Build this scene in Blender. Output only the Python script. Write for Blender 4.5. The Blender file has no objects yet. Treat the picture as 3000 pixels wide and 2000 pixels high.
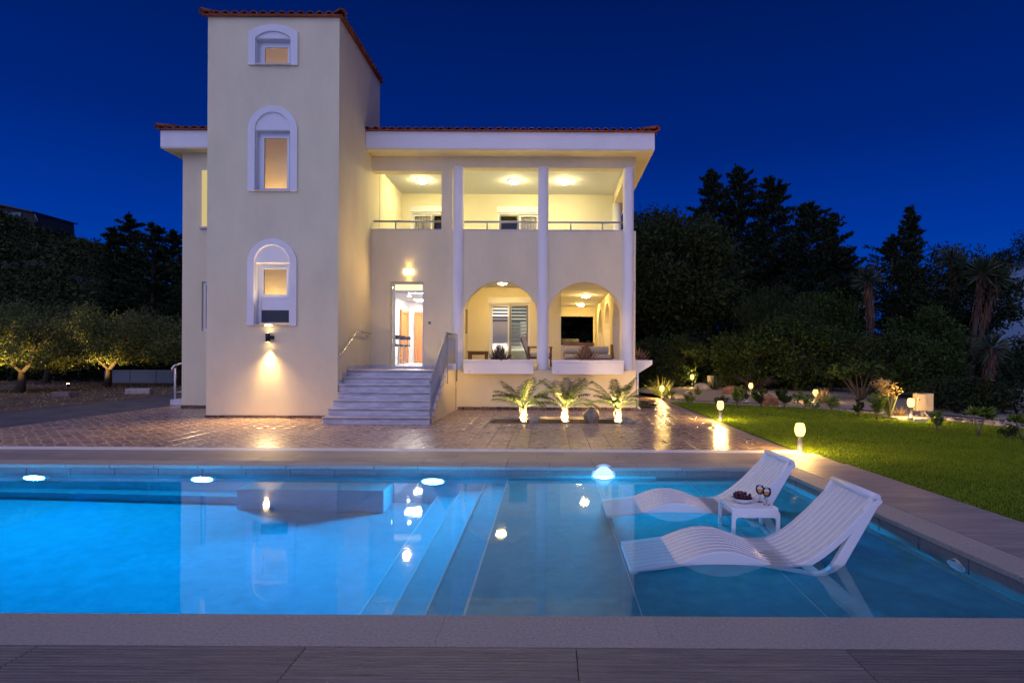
import bpy, bmesh, math, random
import numpy as np
from mathutils import Vector, Matrix

S = bpy.context.scene
COL = S.collection
PI = math.pi
R = math.radians
random.seed(7)
RNG = np.random.default_rng(11)

# ------------------------------------------------------------------ camera
CAM_H = 1.51
cam_d = bpy.data.cameras.new('camera')
cam = bpy.data.objects.new('camera', cam_d)
COL.objects.link(cam)
cam.location = (0, 0, CAM_H)
cam.rotation_euler = (R(90), R(-0.30), 0)
cam_d.lens = 20.0
cam_d.sensor_width = 36.0
cam_d.shift_x = -113 / 3000
cam_d.shift_y = 42 / 3000
cam_d.clip_start = 0.05
cam_d.clip_end = 600
S.camera = cam

# ------------------------------------------------------------------ dusk sky
W = bpy.data.worlds.new('World')
S.world = W
W.use_nodes = True
wn, wl = W.node_tree.nodes, W.node_tree.links
wn.clear()
w_out = wn.new('ShaderNodeOutputWorld')
w_bg = wn.new('ShaderNodeBackground')
w_tc = wn.new('ShaderNodeTexCoord')
w_sep = wn.new('ShaderNodeSeparateXYZ')
w_ramp = wn.new('ShaderNodeValToRGB')
wl.new(w_tc.outputs['Generated'], w_sep.inputs[0])
wl.new(w_sep.outputs['Z'], w_ramp.inputs[0])
el = w_ramp.color_ramp.elements
el[0].position = 0.0
el[0].color = (0.0, 0.060, 0.42, 1)
el[1].position = 1.0
el[1].color = (0.003, 0.012, 0.070, 1)
for pos, c in ((0.10, (0.0, 0.052, 0.40)), (0.20, (0.0, 0.034, 0.32)), (0.33, (0.0, 0.018, 0.19)), (0.55, (0.0, 0.009, 0.095))):
    e = el.new(pos)
    e.color = (*c, 1)
wl.new(w_ramp.outputs[0], w_bg.inputs[0])
w_bg.inputs[1].default_value = 0.87
wl.new(w_bg.outputs[0], w_out.inputs[0])

# the afterglow where the sun went down behind the viewer: one very wide, cool sun
sun_d = bpy.data.lights.new('afterglow', 'SUN')
sun_d.energy = 1.38
sun_d.angle = R(95)
sun_d.color = (0.66, 0.64, 1.0)
sun = bpy.data.objects.new('afterglow', sun_d)
COL.objects.link(sun)
sun.rotation_euler = (R(52), 0, R(-12))

S.render.engine = 'CYCLES'
cy = S.cycles
cy.use_denoising = True
try:
    cy.denoiser = 'OPENIMAGEDENOISE'
except Exception:
    pass
cy.max_bounces = 8
cy.diffuse_bounces = 3
cy.glossy_bounces = 4
cy.transmission_bounces = 8
cy.transparent_max_bounces = 12
cy.caustics_reflective = False
cy.caustics_refractive = True
cy.sample_clamp_indirect = 4.0
cy.sample_clamp_direct = 0.0
cy.blur_glossy = 0.5
S.view_settings.view_transform = 'Standard'
S.view_settings.look = 'None'
S.view_settings.exposure = 0.2
S.view_settings.gamma = 1.0
S.view_settings.use_curve_mapping = False

# ------------------------------------------------------------------ materials
M = {}


def mat(name, base, rough=0.6, metal=0.0, var=0.0, vscale=4.0, bump=0.0, bscale=40.0, spec=0.5, coord='Object', rnd=0.0,
        stretch=None, island=0.0, coat=0.0, dark=None, transl=0.0):
    m = bpy.data.materials.new(name)
    m.use_nodes = True
    n, l = m.node_tree.nodes, m.node_tree.links
    b = n['Principled BSDF']
    b.inputs['Roughness'].default_value = rough
    b.inputs['Metallic'].default_value = metal
    b.inputs['Specular IOR Level'].default_value = spec
    b.inputs['Coat Weight'].default_value = coat
    b.inputs['Base Color'].default_value = (*base, 1)
    vec = None

    def get_vec():
        nonlocal vec
        if vec is None:
            if coord == 'World':
                g = n.new('ShaderNodeNewGeometry')
                src = g.outputs['Position']
            else:
                g = n.new('ShaderNodeTexCoord')
                src = g.outputs[coord]
            if stretch:
                mp = n.new('ShaderNodeMapping')
                mp.inputs['Scale'].default_value = stretch
                l.new(src, mp.inputs['Vector'])
                src = mp.outputs[0]
            vec = src
        return vec
    col = None
    if var > 0:
        t = n.new('ShaderNodeTexNoise')
        t.inputs['Scale'].default_value = vscale
        t.inputs['Detail'].default_value = 6
        t.inputs['Roughness'].default_value = 0.65
        l.new(get_vec(), t.inputs['Vector'])
        mx = n.new('ShaderNodeMix')
        mx.data_type = 'RGBA'
        d = dark if dark else tuple(max(0, c * (1 - var)) for c in base)
        li = tuple(min(1, c * (1 + var * 0.7)) for c in base)
        cr = n.new('ShaderNodeMapRange')
        cr.inputs[1].default_value = 0.3
        cr.inputs[2].default_value = 0.7
        l.new(t.outputs['Fac'], cr.inputs[0])
        l.new(cr.outputs[0], mx.inputs[0])
        mx.inputs[6].default_value = (*d, 1)
        mx.inputs[7].default_value = (*li, 1)
        col = mx.outputs[2]
    if rnd > 0 or island > 0:
        hsv = n.new('ShaderNodeHueSaturation')
        if col is not None:
            l.new(col, hsv.inputs['Color'])
        else:
            hsv.inputs['Color'].default_value = (*base, 1)
        mr = n.new('ShaderNodeMapRange')
        amt = max(rnd, island)
        mr.inputs[3].default_value = 1 - amt
        mr.inputs[4].default_value = 1 + amt
        if island > 0:
            g = n.new('ShaderNodeNewGeometry')
            l.new(g.outputs['Random Per Island'], mr.inputs[0])
        else:
            g = n.new('ShaderNodeObjectInfo')
            l.new(g.outputs['Random'], mr.inputs[0])
        l.new(mr.outputs[0], hsv.inputs['Value'])
        col = hsv.outputs[0]
    if col is not None:
        l.new(col, b.inputs['Base Color'])
    if bump > 0:
        t = n.new('ShaderNodeTexNoise')
        t.inputs['Scale'].default_value = bscale
        t.inputs['Detail'].default_value = 5
        l.new(get_vec(), t.inputs['Vector'])
        bp = n.new('ShaderNodeBump')
        bp.inputs['Strength'].default_value = bump
        bp.inputs['Distance'].default_value = 0.02
        l.new(t.outputs['Fac'], bp.inputs['Height'])
        l.new(bp.outputs[0], b.inputs['Normal'])
    if transl > 0:
        tr = n.new('ShaderNodeBsdfTranslucent')
        if col is not None:
            l.new(col, tr.inputs['Color'])
        else:
            tr.inputs['Color'].default_value = (*base, 1)
        ms = n.new('ShaderNodeMixShader')
        ms.inputs[0].default_value = transl
        l.new(b.outputs[0], ms.inputs[1])
        l.new(tr.outputs[0], ms.inputs[2])
        l.new(ms.outputs[0], n['Material Output'].inputs['Surface'])
    M[name] = m
    return m


def emis(name, color, strength):
    m = bpy.data.materials.new(name)
    m.use_nodes = True
    n, l = m.node_tree.nodes, m.node_tree.links
    n.clear()
    o = n.new('ShaderNodeOutputMaterial')
    e = n.new('ShaderNodeEmission')
    e.inputs[0].default_value = (*color, 1)
    e.inputs[1].default_value = strength
    l.new(e.outputs[0], o.inputs[0])
    M[name] = m
    return m


def glass(name, tint=(1, 1, 1), refl_rough=0.0):
    """thin pane: mostly clear, mirror at a slant"""
    m = bpy.data.materials.new(name)
    m.use_nodes = True
    n, l = m.node_tree.nodes, m.node_tree.links
    n.clear()
    o = n.new('ShaderNodeOutputMaterial')
    t = n.new('ShaderNodeBsdfTransparent')
    t.inputs[0].default_value = (*tint, 1)
    g = n.new('ShaderNodeBsdfGlossy')
    g.inputs['Roughness'].default_value = refl_rough
    f = n.new('ShaderNodeFresnel')
    f.inputs[0].default_value = 1.5
    mx = n.new('ShaderNodeMixShader')
    l.new(f.outputs[0], mx.inputs[0])
    l.new(t.outputs[0], mx.inputs[1])
    l.new(g.outputs[0], mx.inputs[2])
    l.new(mx.outputs[0], o.inputs[0])
    M[name] = m
    return m


mat('render_cream', (0.80, 0.71, 0.475), 0.85, var=0.10, vscale=0.9, bump=0.16, bscale=45, coord='World', spec=0.2, stretch=(1, 1, .45))
mat('render_white', (0.80, 0.79, 0.80), 0.7, var=0.04, vscale=2, bump=0.08, bscale=60, coord='World', spec=0.3)
mat('veranda_paint', (0.77, 0.71, 0.52), 0.8, var=0.04, vscale=1.5, bump=0.08, bscale=60, coord='World', spec=0.2)
mat('ceiling_paint', (0.74, 0.74, 0.72), 0.8, spec=0.2)
mat('interior_white', (0.82, 0.82, 0.83), 0.7, spec=0.3)
mat('interior_amber', (0.82, 0.67, 0.40), 0.8, spec=0.2)
mat('terracotta', (0.26, 0.062, 0.026), 0.75, var=0.35, vscale=9, bump=0.3, bscale=50, rnd=0.3, coord='World')
mat('marble', (0.58, 0.56, 0.60), 0.35, var=0.34, vscale=2.6, coord='World', stretch=(1, 1, 4), rnd=0.06)
mat('pvc', (0.80, 0.80, 0.82), 0.35)
mat('grey_alu', (0.22, 0.21, 0.19), 0.4, metal=0.3)
mat('steel', (0.55, 0.56, 0.58), 0.3, metal=0.9)
mat('rail_grey', (0.36, 0.38, 0.42), 0.45, metal=0.4)
mat('rail_white', (0.62, 0.62, 0.66), 0.45)
mat('wood_orange', (0.52, 0.22, 0.045), 0.45, var=0.25, vscale=6, stretch=(6, 6, 0.6), coord='World')
mat('teak', (0.13, 0.055, 0.026), 0.5, var=0.3, vscale=8, stretch=(1, 6, 6), coord='World')
mat('teak_light', (0.26, 0.13, 0.05), 0.5, var=0.3, vscale=8, stretch=(1, 6, 6), coord='World')
mat('cushion', (0.52, 0.49, 0.44), 0.95, var=0.06, vscale=12, bump=0.2, bscale=150)
mat('black', (0.012, 0.012, 0.014), 0.5)
mat('black_gloss', (0.02, 0.022, 0.025), 0.15)
mat('charcoal', (0.035, 0.04, 0.05), 0.5)
mat('lounger_slat', (0.72, 0.71, 0.74), 0.42)  # greyer than the frame, so the ribs read as lit edges
mat('lounger_white', (0.90, 0.90, 0.91), 0.42, bump=0.04, bscale=200)
mat('bowl_white', (0.8, 0.8, 0.8), 0.15, coat=0.5)
mat('grape', (0.07, 0.014, 0.03), 0.25, rnd=0.5)
mat('coping', (0.40, 0.37, 0.345), 0.7, var=0.28, vscale=55, bump=0.35, bscale=220, coord='World', rnd=0.04)
mat('pool_tile', (0.13, 0.37, 0.44), 0.6, var=0.16, vscale=7, coord='World', bump=0.15, bscale=90, spec=0.15)
mat('pool_band', (0.20, 0.20, 0.215), 0.5, var=0.25, vscale=40, coord='World')
mat('grate', (0.82, 0.82, 0.84), 0.5)
mat('dirt', (0.17, 0.125, 0.085), 0.95, var=0.5, vscale=1.1, bump=0.8, bscale=9, coord='World', spec=0.1)
mat('asphalt', (0.13, 0.125, 0.135), 0.85, var=0.35, vscale=1.6, bump=0.3, bscale=80, coord='World', spec=0.2)
mat('gravel_bed', (0.30, 0.265, 0.24), 0.9, var=0.5, vscale=34, bump=0.9, bscale=60, coord='World', spec=0.1)
mat('pebble', (0.36, 0.33, 0.31), 0.85, island=0.6)
mat('rock', (0.42, 0.35, 0.28), 0.9, var=0.35, vscale=9, bump=0.7, bscale=22, rnd=0.25)
mat('rock_red', (0.34, 0.17, 0.085), 0.9, var=0.4, vscale=6, bump=0.8, bscale=16, rnd=0.1)
mat('white_stone', (0.85, 0.85, 0.85), 0.7, bump=0.3, bscale=30)
mat('concrete', (0.40, 0.37, 0.33), 0.85, var=0.25, vscale=5, bump=0.3, bscale=50)
mat('lawn_soil', (0.045, 0.075, 0.012), 0.95, var=0.3, vscale=3, coord='World', spec=0.1)
mat('joint_shade', (0.10, 0.075, 0.07), 0.9)
mat('twig', (0.035, 0.024, 0.022), 0.9)
mat('grass_blade', (0.20, 0.30, 0.016), 0.7, island=0.45, var=0.2, vscale=0.9, coord='World', spec=0.2, transl=0.2)
mat('hill_soil', (0.016, 0.018, 0.012), 0.95, var=0.4, vscale=0.3, coord='World')
mat('leaf_olive', (0.12, 0.145, 0.045), 0.7, island=0.5, transl=0.2, spec=0.2)
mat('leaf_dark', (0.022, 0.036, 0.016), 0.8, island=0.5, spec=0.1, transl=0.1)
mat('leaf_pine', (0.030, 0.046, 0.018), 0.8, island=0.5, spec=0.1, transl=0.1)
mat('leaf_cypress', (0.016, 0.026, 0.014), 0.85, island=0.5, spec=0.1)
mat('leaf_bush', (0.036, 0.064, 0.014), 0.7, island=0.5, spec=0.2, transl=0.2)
mat('leaf_shrub', (0.13, 0.21, 0.03), 0.5, island=0.4, transl=0.25)
mat('leaf_grass', (0.11, 0.14, 0.03), 0.6, island=0.4, transl=0.2)
mat('straw', (0.42, 0.31, 0.12), 0.8, island=0.35, transl=0.2)
mat('leaf_palm', (0.050, 0.088, 0.012), 0.5, rnd=0.2, transl=0.25)
mat('leaf_yucca', (0.03, 0.05, 0.02), 0.6, island=0.4)
mat('agave_dark', (0.060, 0.042, 0.028), 0.5, island=0.4)
mat('agave_red', (0.25, 0.12, 0.05), 0.5, island=0.45)
mat('bark', (0.06, 0.046, 0.036), 0.9, var=0.4, vscale=10, bump=0.8, bscale=18)
mat('bark_pale', (0.20, 0.17, 0.145), 0.9, var=0.4, vscale=10, bump=0.8, bscale=18)
mat('palm_bark', (0.21, 0.17, 0.12), 0.9, var=0.4, vscale=20, bump=0.6, bscale=30)
mat('yucca_skirt', (0.12, 0.062, 0.038), 0.9, island=0.4)
mat('hose_black', (0.012, 0.012, 0.013), 0.5)
mat('skirting_stone', (0.16, 0.105, 0.075), 0.8, var=0.4, vscale=14, coord='World', rnd=0.5, bump=0.5, bscale=30)
mat('box_beige', (0.34, 0.30, 0.24), 0.5)
mat('far_wall', (0.13, 0.22, 0.34), 0.8)  # shade and sky tint of a white wall put into its colour
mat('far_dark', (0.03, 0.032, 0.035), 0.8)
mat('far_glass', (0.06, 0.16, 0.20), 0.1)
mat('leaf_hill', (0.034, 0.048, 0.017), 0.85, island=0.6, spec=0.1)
mat('blind_dark', (0.045, 0.045, 0.05), 0.7)
mat('blind_sheer', (0.50, 0.50, 0.52), 0.8, transl=0.4)
mat('tarp_red', (0.14, 0.02, 0.012), 0.9)
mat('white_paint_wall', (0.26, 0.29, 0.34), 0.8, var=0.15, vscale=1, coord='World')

emis('lamp_warm', (1.0, 0.64, 0.17), 3.2)          # bollard glass
emis('lamp_ceiling', (1.0, 0.84, 0.40), 210)
emis('lamp_low_ceiling', (1.0, 0.66, 0.22), 220)
emis('lamp_sconce', (1.0, 0.76, 0.32), 5)
emis('lamp_side', (1.0, 0.64, 0.24), 70)
emis('lamp_hall', (1.0, 0.92, 0.82), 85)
emis('lamp_room', (1.0, 0.90, 0.74), 170)
emis('lamp_pool', (0.012, 0.44, 0.86), 1750)
emis('lamp_pool_dome', (0.03, 0.50, 0.92), 4600)
emis('lamp_pool_hood', (0.42, 0.66, 1.0), 1.5)
emis('lit_blind', (1.0, 0.80, 0.34), 0.55)
emis('lamp_spot', (1.0, 0.75, 0.35), 40)
emis('led_white', (0.9, 0.95, 1.0), 6)
emis('transom_glow', (1.0, 0.86, 0.48), 1.15)

glass('clear_glass')
glass('grey_glass', (0.55, 0.57, 0.52))
glass('wine', (1.0, 0.62, 0.14))


def wood_tile(name, lift):
    m = mat(name, (0.155, 0.135, 0.13), 0.55, coord='World')
    n, l = m.node_tree.nodes, m.node_tree.links
    b = n['Principled BSDF']
    g = n.new('ShaderNodeNewGeometry')
    oi = n.new('ShaderNodeObjectInfo')
    add = n.new('ShaderNodeVectorMath')
    add.operation = 'MULTIPLY_ADD'
    cmb = n.new('ShaderNodeCombineXYZ')
    mul = n.new('ShaderNodeMath')
    mul.operation = 'MULTIPLY'
    mul.inputs[1].default_value = 37.0
    l.new(oi.outputs['Random'], mul.inputs[0])
    l.new(mul.outputs[0], cmb.inputs[0])
    l.new(mul.outputs[0], cmb.inputs[1])
    add.inputs[1].default_value = (1, 1, 1)
    l.new(g.outputs['Position'], add.inputs[0])
    l.new(cmb.outputs[0], add.inputs[2])
    mp = n.new('ShaderNodeMapping')
    mp.inputs['Scale'].default_value = (1.2, 26, 1)
    l.new(add.outputs[0], mp.inputs['Vector'])
    t = n.new('ShaderNodeTexNoise')
    t.inputs['Scale'].default_value = 1.6
    t.inputs['Detail'].default_value = 7
    t.inputs['Roughness'].default_value = 0.7
    l.new(mp.outputs[0], t.inputs['Vector'])
    r = n.new('ShaderNodeValToRGB')
    e = r.color_ramp.elements
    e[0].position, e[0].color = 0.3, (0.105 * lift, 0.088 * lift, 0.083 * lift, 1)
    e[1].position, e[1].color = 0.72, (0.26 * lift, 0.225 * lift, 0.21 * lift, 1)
    l.new(t.outputs['Fac'], r.inputs[0])
    hsv = n.new('ShaderNodeHueSaturation')
    mr = n.new('ShaderNodeMapRange')
    mr.inputs[3].default_value = 0.85
    mr.inputs[4].default_value = 1.12
    l.new(oi.outputs['Random'], mr.inputs[0])
    l.new(mr.outputs[0], hsv.inputs['Value'])
    l.new(r.outputs[0], hsv.inputs['Color'])
    l.new(hsv.outputs[0], b.inputs['Base Color'])
    bp = n.new('ShaderNodeBump')
    bp.inputs['Strength'].default_value = 0.25
    bp.inputs['Distance'].default_value = 0.01
    l.new(t.outputs['Fac'], bp.inputs['Height'])
    l.new(bp.outputs[0], b.inputs['Normal'])


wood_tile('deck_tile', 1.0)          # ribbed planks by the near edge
wood_tile('deck_tile_smooth', 1.75)  # smooth planks along the lawn, colour lifted for the sky sheen


def patio_tile():
    """glazed patio tile with a pressed cobble relief, reddish stones in paler joints"""
    m = mat('patio_tile', (0.2, 0.13, 0.1), 0.36, coord='World')
    n, l = m.node_tree.nodes, m.node_tree.links
    b = n['Principled BSDF']
    g = n.new('ShaderNodeNewGeometry')
    mp = n.new('ShaderNodeMapping')
    mp.inputs['Rotation'].default_value = (0, 0, R(45))
    mp.inputs['Location'].default_value = (.31, .17, 0)
    l.new(g.outputs['Position'], mp.inputs['Vector'])
    v = n.new('ShaderNodeTexVoronoi')
    v.feature = 'DISTANCE_TO_EDGE'
    vc = n.new('ShaderNodeTexVoronoi')
    for q in (v, vc):
        q.inputs['Scale'].default_value = 6.4
        q.inputs['Randomness'].default_value = 0.45
        l.new(mp.outputs[0], q.inputs['Vector'])
    mr = n.new('ShaderNodeMapRange')
    mr.inputs[1].default_value = 0.03
    mr.inputs[2].default_value = 0.12
    l.new(v.outputs['Distance'], mr.inputs[0])
    ns = n.new('ShaderNodeTexNoise')
    ns.inputs['Scale'].default_value = 1.3
    ns.inputs['Detail'].default_value = 5
    l.new(g.outputs['Position'], ns.inputs['Vector'])
    r = n.new('ShaderNodeValToRGB')
    e = r.color_ramp.elements
    e[0].position, e[0].color = 0.1, (0.17, 0.108, 0.078, 1)
    e[1].position, e[1].color = 0.9, (0.57, 0.37, 0.245, 1)
    sep = n.new('ShaderNodeSeparateColor')
    l.new(vc.outputs['Color'], sep.inputs[0])
    mixf = n.new('ShaderNodeMath')
    mixf.operation = 'MULTIPLY_ADD'
    mixf.inputs[1].default_value = 0.45
    l.new(sep.outputs[0], mixf.inputs[0])
    hl = n.new('ShaderNodeMath')
    hl.operation = 'MULTIPLY'
    hl.inputs[1].default_value = 0.55
    l.new(ns.outputs['Fac'], hl.inputs[0])
    l.new(hl.outputs[0], mixf.inputs[2])
    l.new(mixf.outputs[0], r.inputs[0])
    mx = n.new('ShaderNodeMix')
    mx.data_type = 'RGBA'
    mx.inputs[6].default_value = (0.66, 0.50, 0.40, 1)
    l.new(mr.outputs[0], mx.inputs[0])
    l.new(r.outputs[0], mx.inputs[7])
    hsv = n.new('ShaderNodeHueSaturation')
    oi = n.new('ShaderNodeObjectInfo')
    mr2 = n.new('ShaderNodeMapRange')
    mr2.inputs[3].default_value = 0.9
    mr2.inputs[4].default_value = 1.1
    l.new(oi.outputs['Random'], mr2.inputs[0])
    l.new(mr2.outputs[0], hsv.inputs['Value'])
    l.new(mx.outputs[2], hsv.inputs['Color'])
    l.new(hsv.outputs[0], b.inputs['Base Color'])
    bp = n.new('ShaderNodeBump')
    bp.inputs['Strength'].default_value = 0.3
    bp.inputs['Distance'].default_value = 0.004
    l.new(mr.outputs[0], bp.inputs['Height'])
    l.new(bp.outputs[0], b.inputs['Normal'])
    b.inputs['Roughness'].default_value = 0.26


patio_tile()


def water_mat():
    m = bpy.data.materials.new('water')
    m.use_nodes = True
    n, l = m.node_tree.nodes, m.node_tree.links
    n.clear()
    o = n.new('ShaderNodeOutputMaterial')
    g = n.new('ShaderNodeBsdfGlass')
    g.inputs['IOR'].default_value = 1.30
    g.inputs['Roughness'].default_value = 0.03
    geo = n.new('ShaderNodeNewGeometry')
    t = n.new('ShaderNodeTexNoise')
    t.inputs['Scale'].default_value = 3.2
    t.inputs['Detail'].default_value = 4
    t.inputs['Roughness'].default_value = 0.6
    l.new(geo.outputs['Position'], t.inputs['Vector'])
    bp = n.new('ShaderNodeBump')
    bp.inputs['Strength'].default_value = 0.5
    bp.inputs['Distance'].default_value = 0.0011
    l.new(t.outputs['Fac'], bp.inputs['Height'])
    l.new(bp.outputs[0], g.inputs['Normal'])
    l.new(g.outputs[0], o.inputs[0])
    va = n.new('ShaderNodeVolumeAbsorption')
    va.inputs['Color'].default_value = (0.30, 0.90, 0.955, 1)
    va.inputs['Density'].default_value = 1.0
    l.new(va.outputs[0], o.inputs['Volume'])
    M['water'] = m


water_mat()

# ------------------------------------------------------------------ building helpers
LOC = {}


def tag(o, label=None, cat=None, group=None, kind=None):
    if label:
        o['label'] = label
    if cat:
        o['category'] = cat
    if group:
        o['group'] = group
    if kind:
        o['kind'] = kind
    return o


def thing(name, label, cat, loc=(0, 0, 0), group=None, rotz=0.0):
    o = bpy.data.objects.new(name, None)
    COL.objects.link(o)
    o.location = loc
    o.rotation_euler = (0, 0, rotz)
    o.empty_display_size = 0.2
    LOC[o.name] = Vector(loc) if rotz == 0.0 else Vector((0, 0, 0))
    return tag(o, label, cat, group)


def root_loc(p):
    while p is not None:
        if p.name in LOC:
            return LOC[p.name]
        p = p.parent
    return Vector((0, 0, 0))


def link(name, me, parent=None):
    o = bpy.data.objects.new(name, me)
    COL.objects.link(o)
    if parent is not None:
        o.parent = parent
    return o


def copy_tree(o, parent=None, loc=None, label=None, rotz=None):
    c = o.copy()
    COL.objects.link(c)
    if parent is not None:
        c.parent = parent
    if loc is not None:
        c.location = loc
    if rotz is not None:
        c.rotation_euler = (0, 0, rotz)
    if label:
        c['label'] = label
    for ch in list(o.children):
        copy_tree(ch, c)
    return c


class MB:
    def __init__(s):
        s.v, s.f, s.s = [], [], []

    def add(s, vs, fs, smooth=False):
        b = len(s.v)
        s.v += [tuple(v) for v in vs]
        s.f += [tuple(b + i for i in f) for f in fs]
        s.s += [smooth] * len(fs)
        return s

    def box(s, x0, x1, y0, y1, z0, z1):
        vs = [(x0, y0, z0), (x1, y0, z0), (x1, y1, z0), (x0, y1, z0), (x0, y0, z1), (x1, y0, z1), (x1, y1, z1), (x0, y1, z1)]
        return s.add(vs, [(0, 3, 2, 1), (4, 5, 6, 7), (0, 1, 5, 4), (1, 2, 6, 5), (2, 3, 7, 6), (3, 0, 4, 7)])

    def prism(s, poly, axis, a, b, smooth=False):
        """extrude a closed 2-D outline: axis 'x' takes (y,z), 'y' takes (x,z), 'z' takes (x,y)"""
        def p3(u, v, w):
            return (w, u, v) if axis == 'x' else (u, w, v) if axis == 'y' else (u, v, w)
        n = len(poly)
        vs = [p3(u, v, a) for u, v in poly] + [p3(u, v, b) for u, v in poly]
        base = len(s.v)
        s.v += vs
        s.f += [tuple(base + i for i in range(n)), tuple(base + n + i for i in reversed(range(n)))]
        s.s += [False, False]
        for i in range(n):
            j = (i + 1) % n
            s.f.append((base + i, base + n + i, base + n + j, base + j))
            s.s.append(smooth)
        return s

    def tube(s, pts, r, n=8, caps=True, smooth=True):
        pts = [Vector(p) for p in pts]
        rs = r if isinstance(r, (list, tuple)) else [r] * len(pts)
        base = len(s.v)
        up = Vector((0, 0, 1))
        t0 = (pts[1] - pts[0]).normalized()
        a = t0.cross(up if abs(t0.z) < 0.95 else Vector((1, 0, 0))).normalized()
        for i, p in enumerate(pts):
            if i == 0:
                t = t0
            elif i == len(pts) - 1:
                t = (pts[i] - pts[i - 1]).normalized()
            else:
                t = (pts[i + 1] - pts[i - 1]).normalized()
            a = (a - t * a.dot(t))
            a = a.normalized() if a.length > 1e-6 else t.orthogonal().normalized()
            b = t.cross(a)
            for k in range(n):
                th = 2 * PI * k / n
                s.v.append(tuple(p + (a * math.cos(th) + b * math.sin(th)) * rs[i]))
        for i in range(len(pts) - 1):
            for k in range(n):
                k2 = (k + 1) % n
                s.f.append((base + i * n + k, base + i * n + k2, base + (i + 1) * n + k2, base + (i + 1) * n + k))
                s.s.append(smooth)
        if caps:
            s.f.append(tuple(base + k for k in reversed(range(n))))
            s.f.append(tuple(base + (len(pts) - 1) * n + k for k in range(n)))
            s.s += [False, False]
        return s

    def lathe(s, prof, c=(0, 0, 0), n=16, smooth=True, axis='z'):
        base = len(s.v)
        for r, z in prof:
            for k in range(n):
                th = 2 * PI * k / n
                x, y = r * math.cos(th), r * math.sin(th)
                q = (x, y, z) if axis == 'z' else (x, z, y) if axis == 'y' else (z, x, y)
                s.v.append((c[0] + q[0], c[1] + q[1], c[2] + q[2]))
        for i in range(len(prof) - 1):
            for k in range(n):
                k2 = (k + 1) % n
                s.f.append((base + i * n + k, base + i * n + k2, base + (i + 1) * n + k2, base + (i + 1) * n + k))
                s.s.append(smooth)
        s.f.append(tuple(base + k for k in reversed(range(n))))
        s.f.append(tuple(base + (len(prof) - 1) * n + k for k in range(n)))
        s.s += [False, False]
        return s

    def mesh(s, name, m, off=(0, 0, 0), fix=True):
        me = bpy.data.meshes.new(name)
        ox, oy, oz = off
        me.from_pydata([(x - ox, y - oy, z - oz) for x, y, z in s.v], [], s.f)
        if m:
            me.materials.append(M[m])
        me.polygons.foreach_set('use_smooth', s.s)
        if fix and len(s.f) < 20000:
            bm = bmesh.new()
            bm.from_mesh(me)
            bmesh.ops.recalc_face_normals(bm, faces=bm.faces)
            bm.to_mesh(me)
            bm.free()
        me.update()
        return me

    def build(s, name, m, parent=None, bevel=0.0, seg=2, fix=True):
        o = link(name, s.mesh(name, m, root_loc(parent), fix), parent)
        if bevel > 0:
            md = o.modifiers.new('bevel', 'BEVEL')
            md.width = bevel
            md.segments = seg
            md.limit_method = 'ANGLE'
            md.angle_limit = R(40)
        return o


def structure(o, label=None):
    o['kind'] = 'structure'
    if label:
        o['label'] = label
    return o


def raw_mesh(name, V, F, m, parent=None, smooth=False, link_it=True):
    """numpy verts (N,3) and same-size faces (K,n)"""
    me = bpy.data.meshes.new(name)
    V = np.asarray(V, dtype=np.float32)
    F = np.asarray(F, dtype=np.int32)
    if parent is not None:
        V = V - np.array(root_loc(parent), dtype=np.float32)
    k, n = F.shape
    me.vertices.add(len(V))
    me.vertices.foreach_set('co', V.ravel())
    me.loops.add(k * n)
    me.loops.foreach_set('vertex_index', F.ravel())
    me.polygons.add(k)
    me.polygons.foreach_set('loop_start', np.arange(0, k * n, n, dtype=np.int32))
    me.polygons.foreach_set('loop_total', np.full(k, n, dtype=np.int32))
    if smooth:
        me.polygons.foreach_set('use_smooth', np.ones(k, dtype=bool))
    me.materials.append(M[m])
    me.update(calc_edges=True)
    me.validate()
    return link(name, me, parent) if link_it else me


def unit(a):
    return a / (np.linalg.norm(a, axis=1, keepdims=True) + 1e-9)


def leaves(name, C, size, m, parent=None, aspect=0.45, dirs=None, spread=1.0, rng=RNG, jitter=0.4):
    """one small diamond leaf at every point of C; dirs = preferred long axis"""
    C = np.asarray(C, dtype=np.float64)
    N = len(C)
    d = rng.normal(size=(N, 3))
    if dirs is not None:
        d = unit(d) * spread + dirs
    d = unit(d)
    w = unit(np.cross(d, rng.normal(size=(N, 3))))
    sz = (size * (1 + jitter * rng.uniform(-1, 1, (N, 1))))
    a = d * sz * 0.5
    b = w * sz * 0.5 * aspect
    V = np.stack([C - a, C + b - a * 0.1, C + a, C - b - a * 0.1], axis=1).reshape(-1, 3)
    F = np.arange(4 * N).reshape(N, 4)
    return raw_mesh(name, V, F, m, parent)


def clump_points(centers, radii, n_each, rng=RNG, shell=0.55, squash=0.8):
    out = []
    for c, r in zip(centers, radii):
        u = unit(rng.normal(size=(n_each, 3)))
        rr = r * (shell + (1 - shell) * rng.uniform(0, 1, (n_each, 1)) ** 0.6) * (1 + 0.18 * rng.normal(size=(n_each, 1)))
        p = u * rr
        p[:, 2] *= squash
        out.append(p + np.array(c))
    return np.concatenate(out)


ICO = None


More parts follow.
